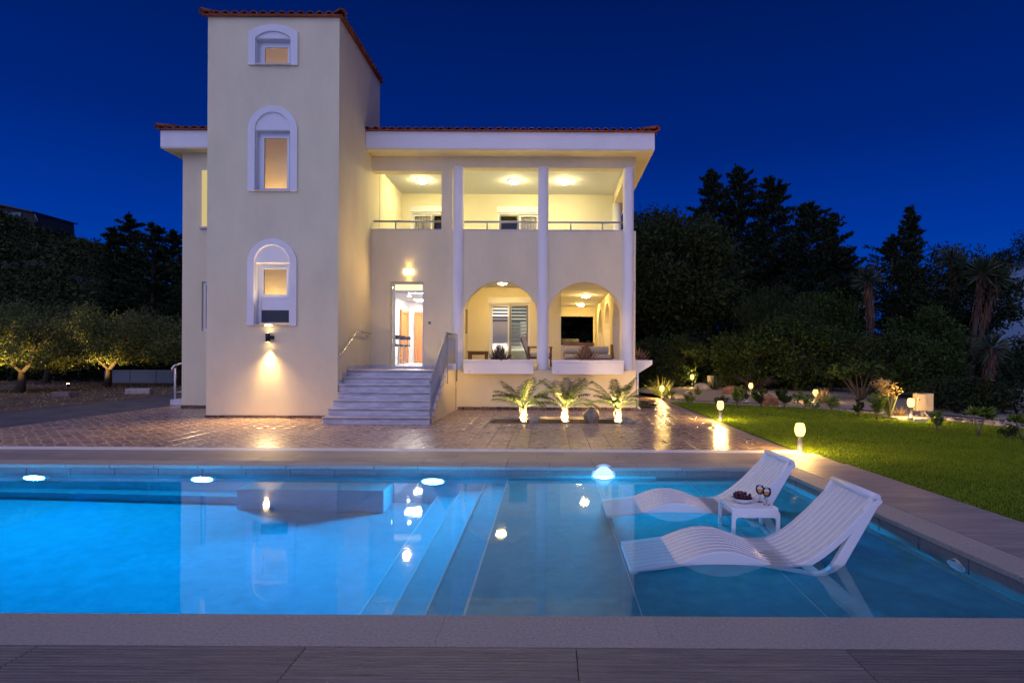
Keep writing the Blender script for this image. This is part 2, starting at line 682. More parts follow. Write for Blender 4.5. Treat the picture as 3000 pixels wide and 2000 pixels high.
def rock_mesh(name, size, seed, m, sub=2, rough=0.25):
    global ICO
    if ICO is None:
        ICO = {}
    if sub not in ICO:
        bm = bmesh.new()
        bmesh.ops.create_icosphere(bm, subdivisions=sub, radius=1.0)
        ICO[sub] = (np.array([v.co[:] for v in bm.verts]), np.array([[v.index for v in f.verts] for f in bm.faces]))
        bm.free()
    V, F = ICO[sub]
    rg = np.random.default_rng(seed)
    P = V.copy()
    for _ in range(7):
        d = unit(rg.normal(size=(1, 3)))[0]
        h = rg.uniform(0.55, 0.95)
        over = np.maximum(P @ d - h, 0)[:, None]
        P = P - over * d
    P = P * (1 + rough * 0.25 * rg.normal(size=(len(P), 1)))
    P = P * np.array(size)
    return raw_mesh(name, P, F, m, link_it=False)


def light(name, kind, loc, energy, color, parent=None, target=None, size=0.05, angle=60, blend=0.5):
    d = bpy.data.lights.new(name, kind)
    d.energy = energy
    d.color = color
    if kind == 'AREA':
        d.shape = 'DISK'
        d.size = size
    else:
        d.shadow_soft_size = size
    if kind == 'SPOT':
        d.spot_size = R(angle)
        d.spot_blend = blend
    o = bpy.data.objects.new(name, d)
    COL.objects.link(o)
    L = Vector(loc)
    if parent is not None:
        o.parent = parent
        o.location = L - root_loc(parent)
    else:
        o.location = L
    if target is not None:
        o.rotation_euler = (Vector(target) - L).to_track_quat('-Z', 'Y').to_euler()
    return o

# ================================================================== GROUND AND POOL
PX0, PY0, PY1 = -9.6, 3.29, 7.77          # pool: left, near and far edge


def pool_right(y):
    return 3.33 - (y - PY0) * (0.26 / (PY1 - PY0))


g = MB()
for x0, x1, y0, y1 in ((-160, 160, -40, 2.9), (-160, -9.9, 2.9, 8.0), (3.55, 160, 2.9, 8.0), (-160, 160, 8.0, 260)):
    g.add([(x0, y0, -0.05), (x1, y0, -0.05), (x1, y1, -0.05), (x0, y1, -0.05)], [(0, 1, 2, 3)])
structure(g.build('ground', 'dirt'))

SHELF, FLOOR = -0.37, -1.5
WATER = -0.115
levels = [(-0.58, SHELF), (-0.90, -0.65), (-1.22, -0.93), (-1.54, -1.21), (PX0, FLOOR)]
b = MB()
xr0, xr1 = pool_right(PY0), pool_right(PY1)
b.add([(-0.58, PY0, SHELF), (xr0, PY0, SHELF), (xr1, PY1, SHELF), (-0.58, PY1, SHELF)], [(0, 1, 2, 3)])
for i in range(1, len(levels)):
    x1, z1 = levels[i - 1]
    x0, z0 = levels[i]
    b.add([(x0, PY0, z0), (x1, PY0, z0), (x1, PY1, z0), (x0, PY1, z0)], [(0, 1, 2, 3)])
    b.add([(x1, PY0, z0), (x1, PY0, z1), (x1, PY1, z1), (x1, PY1, z0)], [(0, 1, 2, 3)])
b.add([(PX0, PY0, FLOOR), (PX0, PY1, FLOOR), (PX0, PY1, -0.05), (PX0, PY0, -0.05)], [(0, 1, 2, 3)])
b.add([(PX0, PY1, FLOOR), (xr1, PY1, FLOOR), (xr1, PY1, -0.05), (PX0, PY1, -0.05)], [(0, 1, 2, 3)])
b.add([(PX0, PY0, FLOOR), (xr0, PY0, FLOOR), (xr0, PY0, -0.05), (PX0, PY0, -0.05)], [(0, 1, 2, 3)])
b.add([(xr0, PY0, FLOOR), (xr1, PY1, FLOOR), (xr1, PY1, -0.05), (xr0, PY0, -0.05)], [(0, 1, 2, 3)])
basin = structure(b.build('pool_basin', 'pool_tile', fix=False))
k = MB()
k.box(-4.04, -2.14, 7.33, PY1 - 0.002, FLOOR + 0.002, -0.59)
k.build('bench', 'pool_tile', basin, 0.015)
k = MB()
k.box(PX0, -4.05, 7.55, PY1 - 0.002, FLOOR + 0.002, -1.16)
k.build('ledge', 'pool_tile', basin, 0.01)
k = MB()
k.box(-0.575, 1.45, 7.70, PY1 - 0.002, SHELF + 0.002, -0.205)
k.build('ledge', 'pool_tile', basin, 0.01)
k = MB()
for i in range(5):                      # dark edge tiles on the step noses
    pass
mat('step_edge', (0.62, 0.66, 0.68), 0.4, spec=0.2)
for x, z in levels[:4]:
    e = MB()
    e.box(x, x + 0.018, PY0 + 0.003, PY1 - 0.003, z + 0.0015, z + 0.004)
    e.build('step_nosing', 'step_edge', basin)
j = MB()
for x in (0.62, 1.85):
    j.box(x, x + 0.006, PY0 + 0.003, PY1 - 0.003, SHELF + 0.001, SHELF + 0.003)
j.build('tile_joint', 'step_edge', basin)
# dark band of stone tiles round the rim
tl = MB()
tl.box(0, 0.592, -0.012, 0.0, -0.235, 0.0)
band_me = tl.mesh('band_tile', 'pool_band')
x = xr1 - 0.012
k = 0
while x > PX0 + 0.6:
    o = link('tile', band_me, basin)
    o.location = (x - 0.592, PY1, -0.052)
    x -= 0.6
for k in range(8):
    y0 = PY0 + 0.02 + k * 0.55
    a = math.atan2(-0.26, PY1 - PY0)
    o = link('tile', band_me, basin)
    o.scale = (0.90, 1, 1)
    o.location = (pool_right(y0 + 0.545) - 0.0, y0 + 0.545, -0.052)
    o.rotation_euler = (0, 0, -PI / 2 - a)

w = MB()
# a closed body of water that ends inside the shell of the basin
q_ = .015
w.prism([(PX0 - q_, PY0 - q_), (xr0 + q_, PY0 - q_), (xr1 + q_, PY1 + q_), (PX0 - q_, PY1 + q_)], 'z', FLOOR - .1, WATER)
water = structure(w.build('pool_water', 'water'))

# coping stones round the pool
cop = structure(link('pool_coping', None))
LOC[cop.name] = Vector((0, 0, 0))


def stone_prism(poly, m, parent, name, z0, z1, bevel=0.008):
    k = MB()
    k.prism(poly, 'z', z0, z1)
    return k.build(name, m, parent, bevel)


x = -10.8
while x < 3.0:
    x1 = min(x + 0.597, xr1 - 0.02)
    stone_prism([(x, PY1 - 0.025), (x1, PY1 - 0.025), (x1, 8.065), (x, 8.065)], 'coping', cop, 'stone', -0.05, 0.0)
    x += 0.6
x = -4.2
while x < 3.2:
    x1 = min(x + 1.1992, xr0 + 0.3)
    stone_prism([(x, 2.955), (x1, 2.955), (x1, PY0 + 0.02), (x, PY0 + 0.02)], 'coping', cop, 'stone', -0.05, 0.0, .0012)
    x += 1.2
y = PY0 + 0.024
while y < 8.0:
    y1 = min(y + 0.636, 8.065)
    stone_prism([(pool_right(y) - 0.02, y), (pool_right(y) + 0.30, y), (pool_right(y1) + 0.30, y1), (pool_right(y1) - 0.02, y1)],
                'coping', cop, 'stone', -0.05, 0.0)
    y += 0.64

# wood-look deck tiles
deck = structure(link('pool_deck', None))
LOC[deck.name] = Vector((0, 0, 0))
sub = MB()
for x0, x1, y0, y1 in ((-11.5, 4.4, 0.6, 2.95), (-11.5, 4.4, 8.08, 8.96), (3.3, 4.4, 2.95, 8.08)):
    sub.add([(x0, y0, -0.03), (x1, y0, -0.03), (x1, y1, -0.03), (x0, y1, -0.03)], [(0, 1, 2, 3)])
mat('mortar', (0.36, 0.33, 0.33), 0.9)
sub.build('mortar_bed', 'mortar', deck, fix=False)


def edge_x(y):
    return 4.16 + (9.04 - y) * 0.0525


# near deck: long ribbed planks, real grooves along their length
def ribbed(x0, x1, y0, y1, skew=0.0):
    k = MB()
    prof = [(y0, -0.028), (y0, -0.002)]
    n = max(2, int((y1 - y0) / 0.026))
    for i in range(n):
        a = y0 + (y1 - y0) * i / n
        c = y0 + (y1 - y0) * (i + 1) / n
        prof += [(a + 0.002, 0.0), (c - 0.0095, 0.0), (c - 0.0085, -0.006), (c - 0.001, -0.006)]
    prof += [(y1, -0.002), (y1, -0.028)]
    k.prism(prof, 'x', x0, x1)
    return k


xs = [-4.03, -2.64, -1.255, 0.14, 1.535, 2.93, 4.325]
for r_, (ya, yb) in enumerate(((2.42, 2.950), (1.88, 2.415), (1.34, 1.875), (0.80, 1.335))):
    for a, c in zip(xs[:-1], xs[1:]):
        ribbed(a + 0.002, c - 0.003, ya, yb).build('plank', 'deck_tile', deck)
# far deck strip
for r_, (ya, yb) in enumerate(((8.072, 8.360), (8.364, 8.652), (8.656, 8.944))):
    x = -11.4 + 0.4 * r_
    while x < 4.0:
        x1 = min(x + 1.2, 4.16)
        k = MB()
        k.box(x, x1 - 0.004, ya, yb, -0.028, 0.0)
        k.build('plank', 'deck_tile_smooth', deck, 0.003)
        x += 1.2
# right deck strip: planks square to the pool side
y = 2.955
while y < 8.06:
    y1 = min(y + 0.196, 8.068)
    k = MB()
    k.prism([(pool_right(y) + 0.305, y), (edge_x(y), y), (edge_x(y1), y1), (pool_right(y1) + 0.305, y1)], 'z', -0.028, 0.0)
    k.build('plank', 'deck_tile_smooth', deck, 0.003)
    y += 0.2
y = 8.072
# drain grate along the patio
drain = thing('drain_grate', 'white slotted drain grate between patio tiles and pool deck', 'drain grate', (-2, 9.06, 0))
k = MB()
x = -11.4
while x < 3.99:
    k.box(x, x + 0.026, 8.975, 9.165, -0.02, 0.0)
    x += 0.034
o = k.build('slat', 'grate', drain, fix=False)
o['kind'] = 'stuff'
k = MB()
k.box(-11.4, 4.0, 8.948, 8.974, -0.02, 0.002)
k.build('frame', 'grate', drain)
k = MB()
k.box(-11.4, 4.0, 9.166, 9.196, -0.02, 0.002)
k.build('frame', 'grate', drain)
k = MB()
k.box(-11.4, 4.0, 8.974, 9.166, -0.06, -0.021)
k.build('channel', 'black', drain)

# patio: individual tiles near the grate, the rest beyond as one part
patio = structure(link('patio', None))
LOC[patio.name] = Vector((0, 0, 0))
TS = 0.345
GX, GY = -1.40, 9.205
BED = (-1.40, -1.40 + 10 * TS, GY + 10 * TS, GY + 14 * TS)     # palm bed x0,x1,y0,y1
k = MB()
for x0, x1, y0, y1 in ((-11.1, 3.98, 9.2, BED[2]), (-11.1, BED[0], BED[2], BED[3]), (BED[1], 3.98, BED[2], BED[3]), (-11.1, 3.98, BED[3], 17.2), (2.3, 3.98, 17.2, 21.2)):
    k.add([(x0, y0, -0.022), (x1, y0, -0.022), (x1, y1, -0.022), (x0, y1, -0.022)], [(0, 1, 2, 3)])
mat('grout', (0.23, 0.19, 0.17), 0.9)
k.build('grout_bed', 'grout', patio, fix=False)
t_ = 0.0022
k = MB()
h = TS - 2 * t_
k.add([(t_, t_, -0.02), (h + t_, t_, -0.02), (h + t_, h + t_, -0.02), (t_, h + t_, -0.02),
       (t_, t_, -0.004), (h + t_, t_, -0.004), (h + t_, h + t_, -0.004), (t_, h + t_, -0.004),
       (t_ + .005, t_ + .005, 0), (h + t_ - .005, t_ + .005, 0), (h + t_ - .005, h + t_ - .005, 0), (t_ + .005, h + t_ - .005, 0)],
      [(0, 1, 5, 4), (1, 2, 6, 5), (2, 3, 7, 6), (3, 0, 4, 7), (4, 5, 9, 8), (5, 6, 10, 9), (6, 7, 11, 10), (7, 4, 8, 11), (8, 9, 10, 11)])
tile_me = k.mesh('patio_tile', 'patio_tile', fix=False)
tv = np.array([v.co[:] for v in tile_me.vertices])
tf = np.array([p.vertices[:] for p in tile_me.polygons])
rest = []
cells = []
for iy in range(0, 35):
    for ix in range(-28, 16):
        x, y = GX + ix * TS, GY + iy * TS
        if x + TS > 3.99:
            continue
        if y > 16.0 and x < 2.3:
            if not (x < -8.2 and y < 17.2):
                continue
        if 0 <= ix < 10 and 10 <= iy < 14:
            continue
        if x > -8.3 and x < -5.0 and y > 13.6:
            continue
        vis = abs(x) / y < 1.05
        cells.append((0 if vis else 1, y - 0.0001 * x, x, y))
cells.sort()
for i, (_, _, x, y) in enumerate(cells):
    if i < 300:
        o = link('tile', tile_me, patio)
        o.location = (x, y, 0)
    else:
        rest.append((x, y))
V = np.concatenate([tv + np.array([x, y, 0]) for x, y in rest])
F = np.concatenate([tf + i * len(tv) for i in range(len(rest))])
o = raw_mesh('tile_field', V, F, 'patio_tile', patio)
o['kind'] = 'stuff'

# palm bed: sunk trough with a rim and gravel
bx0, bx1, by0, by1 = BED
bed = structure(link('palm_bed', None))
LOC[bed.name] = Vector((0, 0, 0))
k = MB()
k.add([(bx0, by0, -0.075), (bx1, by0, -0.075), (bx1, by1, -0.075), (bx0, by1, -0.075)], [(0, 1, 2, 3)])
k.build('bed_soil', 'gravel_bed', bed, fix=False)
k = MB()
k.box(bx0 + 0.002, bx0 + 0.03, by0 + .002, by1 - .002, -0.08, 0.012)
k.box(bx1 - 0.03, bx1 - 0.002, by0 + .002, by1 - .002, -0.08, 0.012)
k.box(bx0 + 0.03, bx1 - 0.03, by1 - 0.03, by1 - .002, -0.08, 0.012)
k.box(bx0 + 0.03, bx1 - 0.03, by0 + .002, by0 + 0.03, -0.08, 0.006)
k.build('bed_rim', 'concrete', bed)


def pebbles(name, pts, s0, s1, m='pebble', parent=None):
    P = np.asarray(pts)
    N = len(P)
    base = np.array([(1, 0, 0), (0, 1, 0), (-1, 0, 0), (0, -1, 0), (0, 0, 0.7), (0, 0, -0.7)], float)
    fc = np.array([(0, 1, 4), (1, 2, 4), (2, 3, 4), (3, 0, 4), (1, 0, 5), (2, 1, 5), (3, 2, 5), (0, 3, 5)])
    sz = RNG.uniform(s0, s1, (N, 1, 1)) * RNG.uniform(0.7, 1.3, (N, 1, 3))
    th = RNG.uniform(0, 2 * PI, N)
    B = np.repeat(base[None], N, 0) * sz
    x = B[:, :, 0] * np.cos(th)[:, None] - B[:, :, 1] * np.sin(th)[:, None]
    y = B[:, :, 0] * np.sin(th)[:, None] + B[:, :, 1] * np.cos(th)[:, None]
    B = np.stack([x, y, B[:, :, 2]], 2) + P[:, None, :]
    F = (fc[None] + 6 * np.arange(N)[:, None, None]).reshape(-1, 3)
    return raw_mesh(name, B.reshape(-1, 3), F, m, parent)


n_ = 2600
o = pebbles('gravel', np.stack([RNG.uniform(bx0 + .05, bx1 - .05, n_), RNG.uniform(by0 + .05, by1 - .05, n_), np.full(n_, -0.065)], 1), 0.012, 0.028)
tag(o, 'pale gravel filling the sunk palm bed in front of the villa', 'gravel', kind='stuff')

# lawn and garden bed on the right
LB = [(3.985, 19.1), (5.2, 18.4), (6.6, 17.6), (7.7, 16.8), (8.8, 15.2), (9.6, 13.6), (10.2, 12.3), (10.9, 10.8), (11.6, 9.4), (12.2, 7.9), (13.0, 5.0)]


def lawn_far_x(y):
    pts = sorted(LB, key=lambda p: p[1])
    if y <= pts[0][1]:
        return pts[0][0]
    for (x0, y0), (x1, y1) in zip(pts[:-1], pts[1:]):
        if y <= y1:
            return x0 + (x1 - x0) * (y - y0) / (y1 - y0)
    return 3.985


lawn_poly = [(4.405, 3.0), (4.165, 8.95), (3.985, 9.2)] + LB + [(13.0, 3.0)]
k = MB()
k.add([(x, y, -0.012) for x, y in lawn_poly], [tuple(range(len(lawn_poly)))])
structure(k.build('lawn', 'lawn_soil', fix=False))
# grass blades, thinner with distance
bl = []
for y0, y1, n, hh in ((3.0, 7.0, 160000, 0.026), (7.0, 10.0, 110000, 0.028), (10.0, 14.0, 80000, 0.032), (14.0, 19.0, 40000, 0.038)):
    yy = RNG.uniform(y0, y1, n)
    xx = RNG.uniform(3.98, 12.6, n)
    lo = np.where(yy > 9.0, 3.99, 4.17 + (9.04 - yy) * 0.0525)
    hi = np.array([lawn_far_x(v) for v in yy])
    ok = (xx > lo) & (xx < hi)
    bl.append(np.stack([xx[ok], yy[ok], np.full(ok.sum(), hh)], 1))
bl = np.concatenate(bl)
N = len(bl)
hgt = bl[:, 2] * RNG.uniform(0.6, 1.25, N)
lean = RNG.normal(0, 0.35, (N, 2)) * hgt[:, None]
th = RNG.uniform(0, PI, N)
wd = 0.0024 + 0.0009 * (bl[:, 1] - 4)
dx, dy = np.cos(th) * wd, np.sin(th) * wd
z0 = np.full(N, -0.014)
V = np.stack([np.stack([bl[:, 0] - dx, bl[:, 1] - dy, z0], 1), np.stack([bl[:, 0] + dx, bl[:, 1] + dy, z0], 1),
              np.stack([bl[:, 0] + lean[:, 0], bl[:, 1] + lean[:, 1], z0 + hgt], 1)], 1).reshape(-1, 3)
o = raw_mesh('grass', V, np.arange(3 * N).reshape(N, 3), 'grass_blade')
tag(o, 'short dense green lawn grass between pool deck and stone border', 'grass', kind='stuff')

k = MB()
gb = [(3.985, 19.1)] + LB[1:] + [(22, 5.0), (26, 26), (3.4, 27), (2.2, 24), (3.985, 21.3)]
k.add([(x, y, -0.02 + (0.0 if y < 20 else 0.12)) for x, y in gb], [tuple(range(len(gb)))])
structure(k.build('garden_bed', 'gravel_bed', fix=False))
pp = []
while len(pp) < 5200:
    y = RNG.uniform(9.0, 24.0)
    x = RNG.uniform(4.0, 15.0)
    lim = lawn_far_x(y) if y < 19.1 else 3.99
    if x > lim + 0.1 and x < lim + (9.5 if y > 16 else 3.6):
        pp.append((x, y, -0.01 if y < 19.5 else 0.03))
o = pebbles('garden_gravel', pp, 0.018, 0.05)
tag(o, 'greyish gravel spread over the planting bed beyond the lawn', 'gravel', kind='stuff')

# border of rough stones along the lawn
border = structure(link('lawn_border', None))
LOC[border.name] = Vector((0, 0, 0))
rocks = [rock_mesh('border_stone', (0.15, 0.10, 0.075), 40 + i, 'rock', 2) for i in range(6)]
pts = LB
acc = 0
for (x0, y0), (x1, y1) in zip(pts[2:-1], pts[3:]):
    L = math.hypot(x1 - x0, y1 - y0)
    n = max(1, int(L / 0.215))
    for q in range(n):
        f = (q + random.uniform(-0.15, 0.15)) / n
        s = random.uniform(0.55, 1.1) * (0.62 if y0 > 16 else 1)
        o = link('stone', rocks[random.randrange(6)], border)
        o.location = (x0 + (x1 - x0) * f + random.uniform(0.0, 0.16), y0 + (y1 - y0) * f + random.uniform(0, 0.08), 0.01)
        o.rotation_euler = (random.uniform(-.3, .3), random.uniform(-.3, .3), random.uniform(0, 6.3))
        o.scale = (s, s, s)

# driveway and dirt on the left
k = MB()
k.add([(-14.4, 4, -0.03), (-11.1, 4, -0.03), (-11.1, 40, -0.03), (-13.4, 40, -0.03), (-14.0, 18, -0.03)], [(0, 1, 2, 3, 4)])
structure(k.build('driveway', 'asphalt', fix=False))
pp = [(RNG.uniform(-34, -14.3), RNG.uniform(12, 30), -0.04) for _ in range(1500)]
mat('dirt_stone', (0.24, 0.20, 0.16), 0.9, island=0.6)
o = pebbles('dirt_stones', pp, 0.015, 0.05, 'dirt_stone')
tag(o, 'scattered small stones on the bare dirt left of the driveway', 'stones', kind='stuff')
ny = 2600
C = np.stack([RNG.uniform(-34, -14.2, ny), RNG.uniform(13, 30, ny), np.full(ny, 0.0)], 1)
o = leaves('dry_weeds', C, 0.16, 'straw', aspect=0.12, dirs=np.array([[0, 0, 0.9]]), spread=0.9)
tag(o, 'dry straw coloured weeds on the dirt under the olive trees', 'weeds', kind='stuff')

# hill on the left behind the house
nx, nyy = 60, 40
V, F = [], []
for j_ in range(nyy):
    for i_ in range(nx):
        x = -110 + 100 * i_ / (nx - 1)
        y = 34 + 90 * j_ / (nyy - 1)
        s = max(0, min(1, (y - 34) / 36))
        # the crest falls from left to right
        ang = x / y
        top = float(np.interp(ang, [-1.1, -.95, -.9, -.878, -.82, -.788, -.7, -.5, -.3], [18.6, 18.0, 16.4, 15.6, 14.2, 12.9, 8.5, 4.5, 2.5]))
        z = top * (s ** 1.3) * (y / 70 if y > 70 else 1.0) - 0.2
        z += 0.6 * s * math.sin(x * 0.35 + y * 0.21) + 0.3 * s * math.sin(x * 0.9 - y * 0.5)
        V.append((x, y, z))
for j_ in range(nyy - 1):
    for i_ in range(nx - 1):
        F.append((j_ * nx + i_, j_ * nx + i_ + 1, (j_ + 1) * nx + i_ + 1, (j_ + 1) * nx + i_))
hill = structure(raw_mesh('hill', V, F, 'hill_soil', smooth=True))
HV = np.array(V)


def bank_z(x, y):
    s = max(0.0, min(1.0, (y - 24) / 12))
    return 1.4 * s * s - 0.06


V, F = [], []
for j_ in range(24):
    for i_ in range(40):
        x = 2.5 + 60 * i_ / 39
        y = 22 + 60 * j_ / 23
        V.append((x, y, bank_z(x, y) + 0.12 * math.sin(x * 0.8) * min(1, max(0, (y - 24) / 6))))
for j_ in range(23):
    for i_ in range(39):
        F.append((j_ * 40 + i_, j_ * 40 + i_ + 1, (j_ + 1) * 40 + i_ + 1, (j_ + 1) * 40 + i_))
structure(raw_mesh('bank', V, F, 'hill_soil', smooth=True))

# ================================================================== VILLA
TY = 13.5                 # tower front
TX0, TX1 = -8.17, -5.05   # tower sides
TB = 16.7                 # tower back
TZ = 9.50
WY = 16.0                 # wing front wall
BY = 15.83                # wing base wall and left wing front
WX1 = 2.38
EY = 15.45                # eave line
ZS, ZF = 7.09, 7.58       # soffit, fascia top
FL = 1.17                 # ground floor level
CL = 3.80                 # ground floor ceiling
F2 = 4.10                 # upper floor
C2 = 6.95                 # upper ceiling
BW = 19.2                 # veranda back wall

villa = thing('villa', 'two storey cream villa with square stair tower and arched verandas', 'villa', (-3, 14, 0))


def arc(x0, x1, zs, za, n=14):
    """points of a circular segment from (x0,zs) up over the apex za to (x1,zs)"""
    w, r = (x1 - x0) / 2, za - zs
    rad = (w * w + r * r) / (2 * r)
    cz = za - rad
    a0 = math.atan2(zs - cz, -w)
    a1 = math.atan2(zs - cz, w)
    return [((x0 + x1) / 2 + rad * math.cos(a0 + (a1 - a0) * i / n), cz + rad * math.sin(a0 + (a1 - a0) * i / n)) for i in range(n + 1)]


def arch_fill(mb, x0, x1, zs, za, ztop, y0, y1, axis='y', n=14):
    pts = arc(x0, x1, zs, za, n)
    for (xa, zA), (xb, zB) in zip(pts[:-1], pts[1:]):
        mb.prism([(xa, zA), (xb, zB), (xb, ztop), (xa, ztop)], axis, y0, y1)


# ---- tower
OX0, OX1 = -7.02, -6.19
wins = [(8.37, 8.99), (5.40, 6.82), (2.22, 3.69)]
k = MB()
k.box(TX0, OX0, TY, TY + .25, 0, TZ)
k.box(OX1, TX1, TY, TY + .25, 0, TZ)
z = 0
for z0, z1 in ((0, 2.22), (3.69, 5.40), (6.82, 8.37), (8.99, TZ)):
    k.box(OX0, OX1, TY, TY + .25, z0, z1)
k.box(TX0, TX0 + .25, TY + .25, TB, 0, TZ)
k.box(TX1 - .25, TX1, TY + .25, TB, 0, TZ)
k.box(TX0 + .25, TX1 - .25, TB - .2, TB, 0, TZ)
k.build('tower_wall', 'render_cream', villa)
k = MB()
k.box(TX0 + .25, TX1 - .25, TY + .25, TB - .2, TZ - .15, TZ - 0.01)
k.build('tower_ceiling', 'interior_amber', villa)


def window_surround(z0, zs, za, zi_s, zi_a, zrec):
    """white plaster band round an arched niche, proud of the wall, with the plain field above the window head"""
    sx0, sx1 = -7.19, -6.02
    outer = [(sx0, z0)] + arc(sx0, sx1, zs, za, 18) + [(sx1, z0)]
    inner = [(OX0, z0)] + arc(OX0, OX1, zi_s, zi_a, 18) + [(OX1, z0)]
    m_ = MB()
    n = len(outer)
    for y in (TY - .055, TY - .001):
        m_.v += [(x, y, z) for x, z in outer] + [(x, y, z) for x, z in inner]
    N2 = 2 * n
    for i in range(n - 1):
        m_.f += [(i, i + 1, n + i + 1, n + i), (N2 + i, N2 + n + i, N2 + n + i + 1, N2 + i + 1),
                 (i, N2 + i, N2 + i + 1, i + 1), (n + i, n + i + 1, N2 + n + i + 1, N2 + n + i)]
    m_.f += [(0, n, N2 + n, N2), (n - 1, N2 + n - 1, N2 + n + n - 1, n + n - 1)]
    m_.s += [False] * (4 * (n - 1) + 2)
    o = m_.build('window_surround', 'render_white', villa, 0.008)
    t = MB()
    pts = arc(OX0, OX1, zi_s, zi_a, 18)
    if zrec < zi_s:
        pts = [(OX0, zrec)] + pts + [(OX1, zrec)]
    t.prism([(x, z) for x, z in pts], 'y', TY - .014, TY - .0005)
    t.build('tympanum', 'render_white', o)
    r_ = MB()            # white reveal lining
    r_.box(OX0, OX0 + .012, TY - .001, TY + .20, z0 + .03, zrec)
    r_.box(OX1 - .012, OX1, TY - .001, TY + .20, z0 + .03, zrec)
    r_.box(OX0 + .012, OX1 - .012, TY - .001, TY + .20, zrec - .012, zrec)
    r_.build('reveal', 'render_white', o)
    s_ = MB()
    s_.box(OX0 - .01, OX1 + .01, TY - .075, TY + .20, z0, z0 + .03)
    s_.build('sill', 'marble', o, 0.004)
    return o


window_surround(8.35, 9.14, 9.31, 8.99, 9.15, 8.99)
window_surround(5.37, 6.86, 7.39, 6.84, 7.24, 6.82)
window_surround(2.19, 3.70, 4.25, 3.69, 4.10, 3.69)


def frame_rect(mb, x0, x1, z0, z1, y0, y1, w, wb=None):
    wb = w if wb is None else wb
    mb.box(x0, x0 + w, y0, y1, z0, z1)
    mb.box(x1 - w, x1, y0, y1, z0, z1)
    mb.box(x0 + w, x1 - w, y0, y1, z1 - w, z1)
    if wb > 0:
        mb.box(x0 + w, x1 - w, y0, y1, z0, z0 + wb)


def tower_window(z0, z1, low=False):
    a, b_ = OX0 + .014, OX1 - .014
    m_ = MB()
    frame_rect(m_, a, b_, z0 + .032, z1 - .014, TY + .13, TY + .20, .07, .02)
    fr = m_.build('window', 'pvc', villa, 0.004)
    m_ = MB()
    zb = z0 + .052
    if low:
        zb = 2.90
        m_.box(a + .07, b_ - .07, TY + .125, TY + .165, 2.86, 2.94)
        m_.box(a + .07, b_ - .07, TY + .14, TY + .165, 2.57, 2.86)
    frame_rect(m_, a + .072, b_ - .072, zb, z1 - .086, TY + .12, TY + .175, .055, .03)
    m_.build('sash', 'pvc', fr, 0.004)
    if low:
        m_ = MB()
        m_.box(a + .072, b_ - .072, TY + .145, TY + .165, z0 + .055, 2.568)
        o_ = m_.build('lower_panel', 'charcoal', fr)
        o_['label'] = 'dark grey lower panel'
    m_ = MB()
    m_.box(a + .127, b_ - .127, TY + .145, TY + .150, zb + .03, z1 - .141)
    m_.build('pane', 'clear_glass', fr)
    m_ = MB()       # lit stairwell behind the pane
    m_.add([(-7.7, TY + .85, z0 - .3), (-5.4, TY + .85, z0 - .3), (-5.4, TY + .85, z1 + .3), (-7.7, TY + .85, z1 + .3)], [(0, 1, 2, 3)])
    m_.add([(-7.7, TY + .26, z0 - .3), (-7.7, TY + .85, z0 - .3), (-7.7, TY + .85, z1 + .3), (-7.7, TY + .26, z1 + .3)], [(0, 1, 2, 3)])
    m_.add([(-5.4, TY + .26, z0 - .3), (-5.4, TY + .85, z0 - .3), (-5.4, TY + .85, z1 + .3), (-5.4, TY + .26, z1 + .3)], [(0, 1, 2, 3)])
    m_.add([(-7.7, TY + .26, z1 + .3), (-5.4, TY + .26, z1 + .3), (-5.4, TY + .85, z1 + .3), (-7.7, TY + .85, z1 + .3)], [(0, 1, 2, 3)])
    m_.add([(-7.7, TY + .26, z0 - .3), (-5.4, TY + .26, z0 - .3), (-5.4, TY + .85, z0 - .3), (-7.7, TY + .85, z0 - .3)], [(0, 1, 2, 3)])
    m_.build('stairwell_wall', 'interior_amber', fr, fix=False)
    return fr


STAIR_LAMPS = [((-6.75, 14.0, 8.15), 5), ((-6.9, 14.0, 5.2), 13), ((-6.95, 14.0, 2.75), 11)]
for (z0, z1), low in zip(wins, (False, False, True)):
    tower_window(z0, z1, low)
for (p, e) in STAIR_LAMPS:
    light('stairwell_lamp', 'POINT', p, e, (1.0, 0.76, 0.30), villa, size=.12)

# ---- wing front wall
A1 = (-2.45, -0.387)
A2 = (-0.053, 1.964)
SP, AP = 2.80, 3.59
DX0, DX1, DZ = -4.53, -3.57, 3.57
k = MB()
y0, y1 = WY, WY + .30
k.box(-5.05, DX0, y0, y1, 1.12, 5.03)
k.box(DX0, DX1, y0, y1, DZ, 5.03)
k.box(DX1, A1[0], y0, y1, 1.12, 5.03)
k.box(A1[1], A2[0], y0, y1, 1.12, 3.75)
k.box(A2[1], WX1, y0, y1, 1.12, 3.75)
arch_fill(k, A1[0], A1[1], SP, AP, 3.75, y0, y1)
arch_fill(k, A2[0], A2[1], SP, AP, 3.75, y0, y1)
k.box(A1[0], WX1, y0, y1, 3.75, 5.03)
k.box(-3.09, -2.80, y0, y1, 5.03, 6.68)            # pier beside first column
k.box(-5.05, -2.80, y0, y1, 6.68, ZS)              # beam
k.box(-2.80, WX1, y0, y1, 6.79, ZS)
k.build('facade_wall', 'render_cream', villa)
k = MB()                                            # coping on balcony parapets
k.box(-5.04, -3.09, y0 - .015, y1 + .015, 5.031, 5.055)
k.box(-2.48, -0.36, y0 - .015, y1 + .015, 5.031, 5.055)
k.box(-0.10, 2.03, y0 - .015, y1 + .015, 5.031, 5.055)
k.build('parapet_cap', 'marble', villa)
# base wall
k = MB()
k.box(-2.62, WX1, BY, WY + .3, 0, 1.119)
k.box(2.12, WX1, WY + .3, 26.6, 0, 1.119)
k.build('base_wall', 'render_cream', villa)
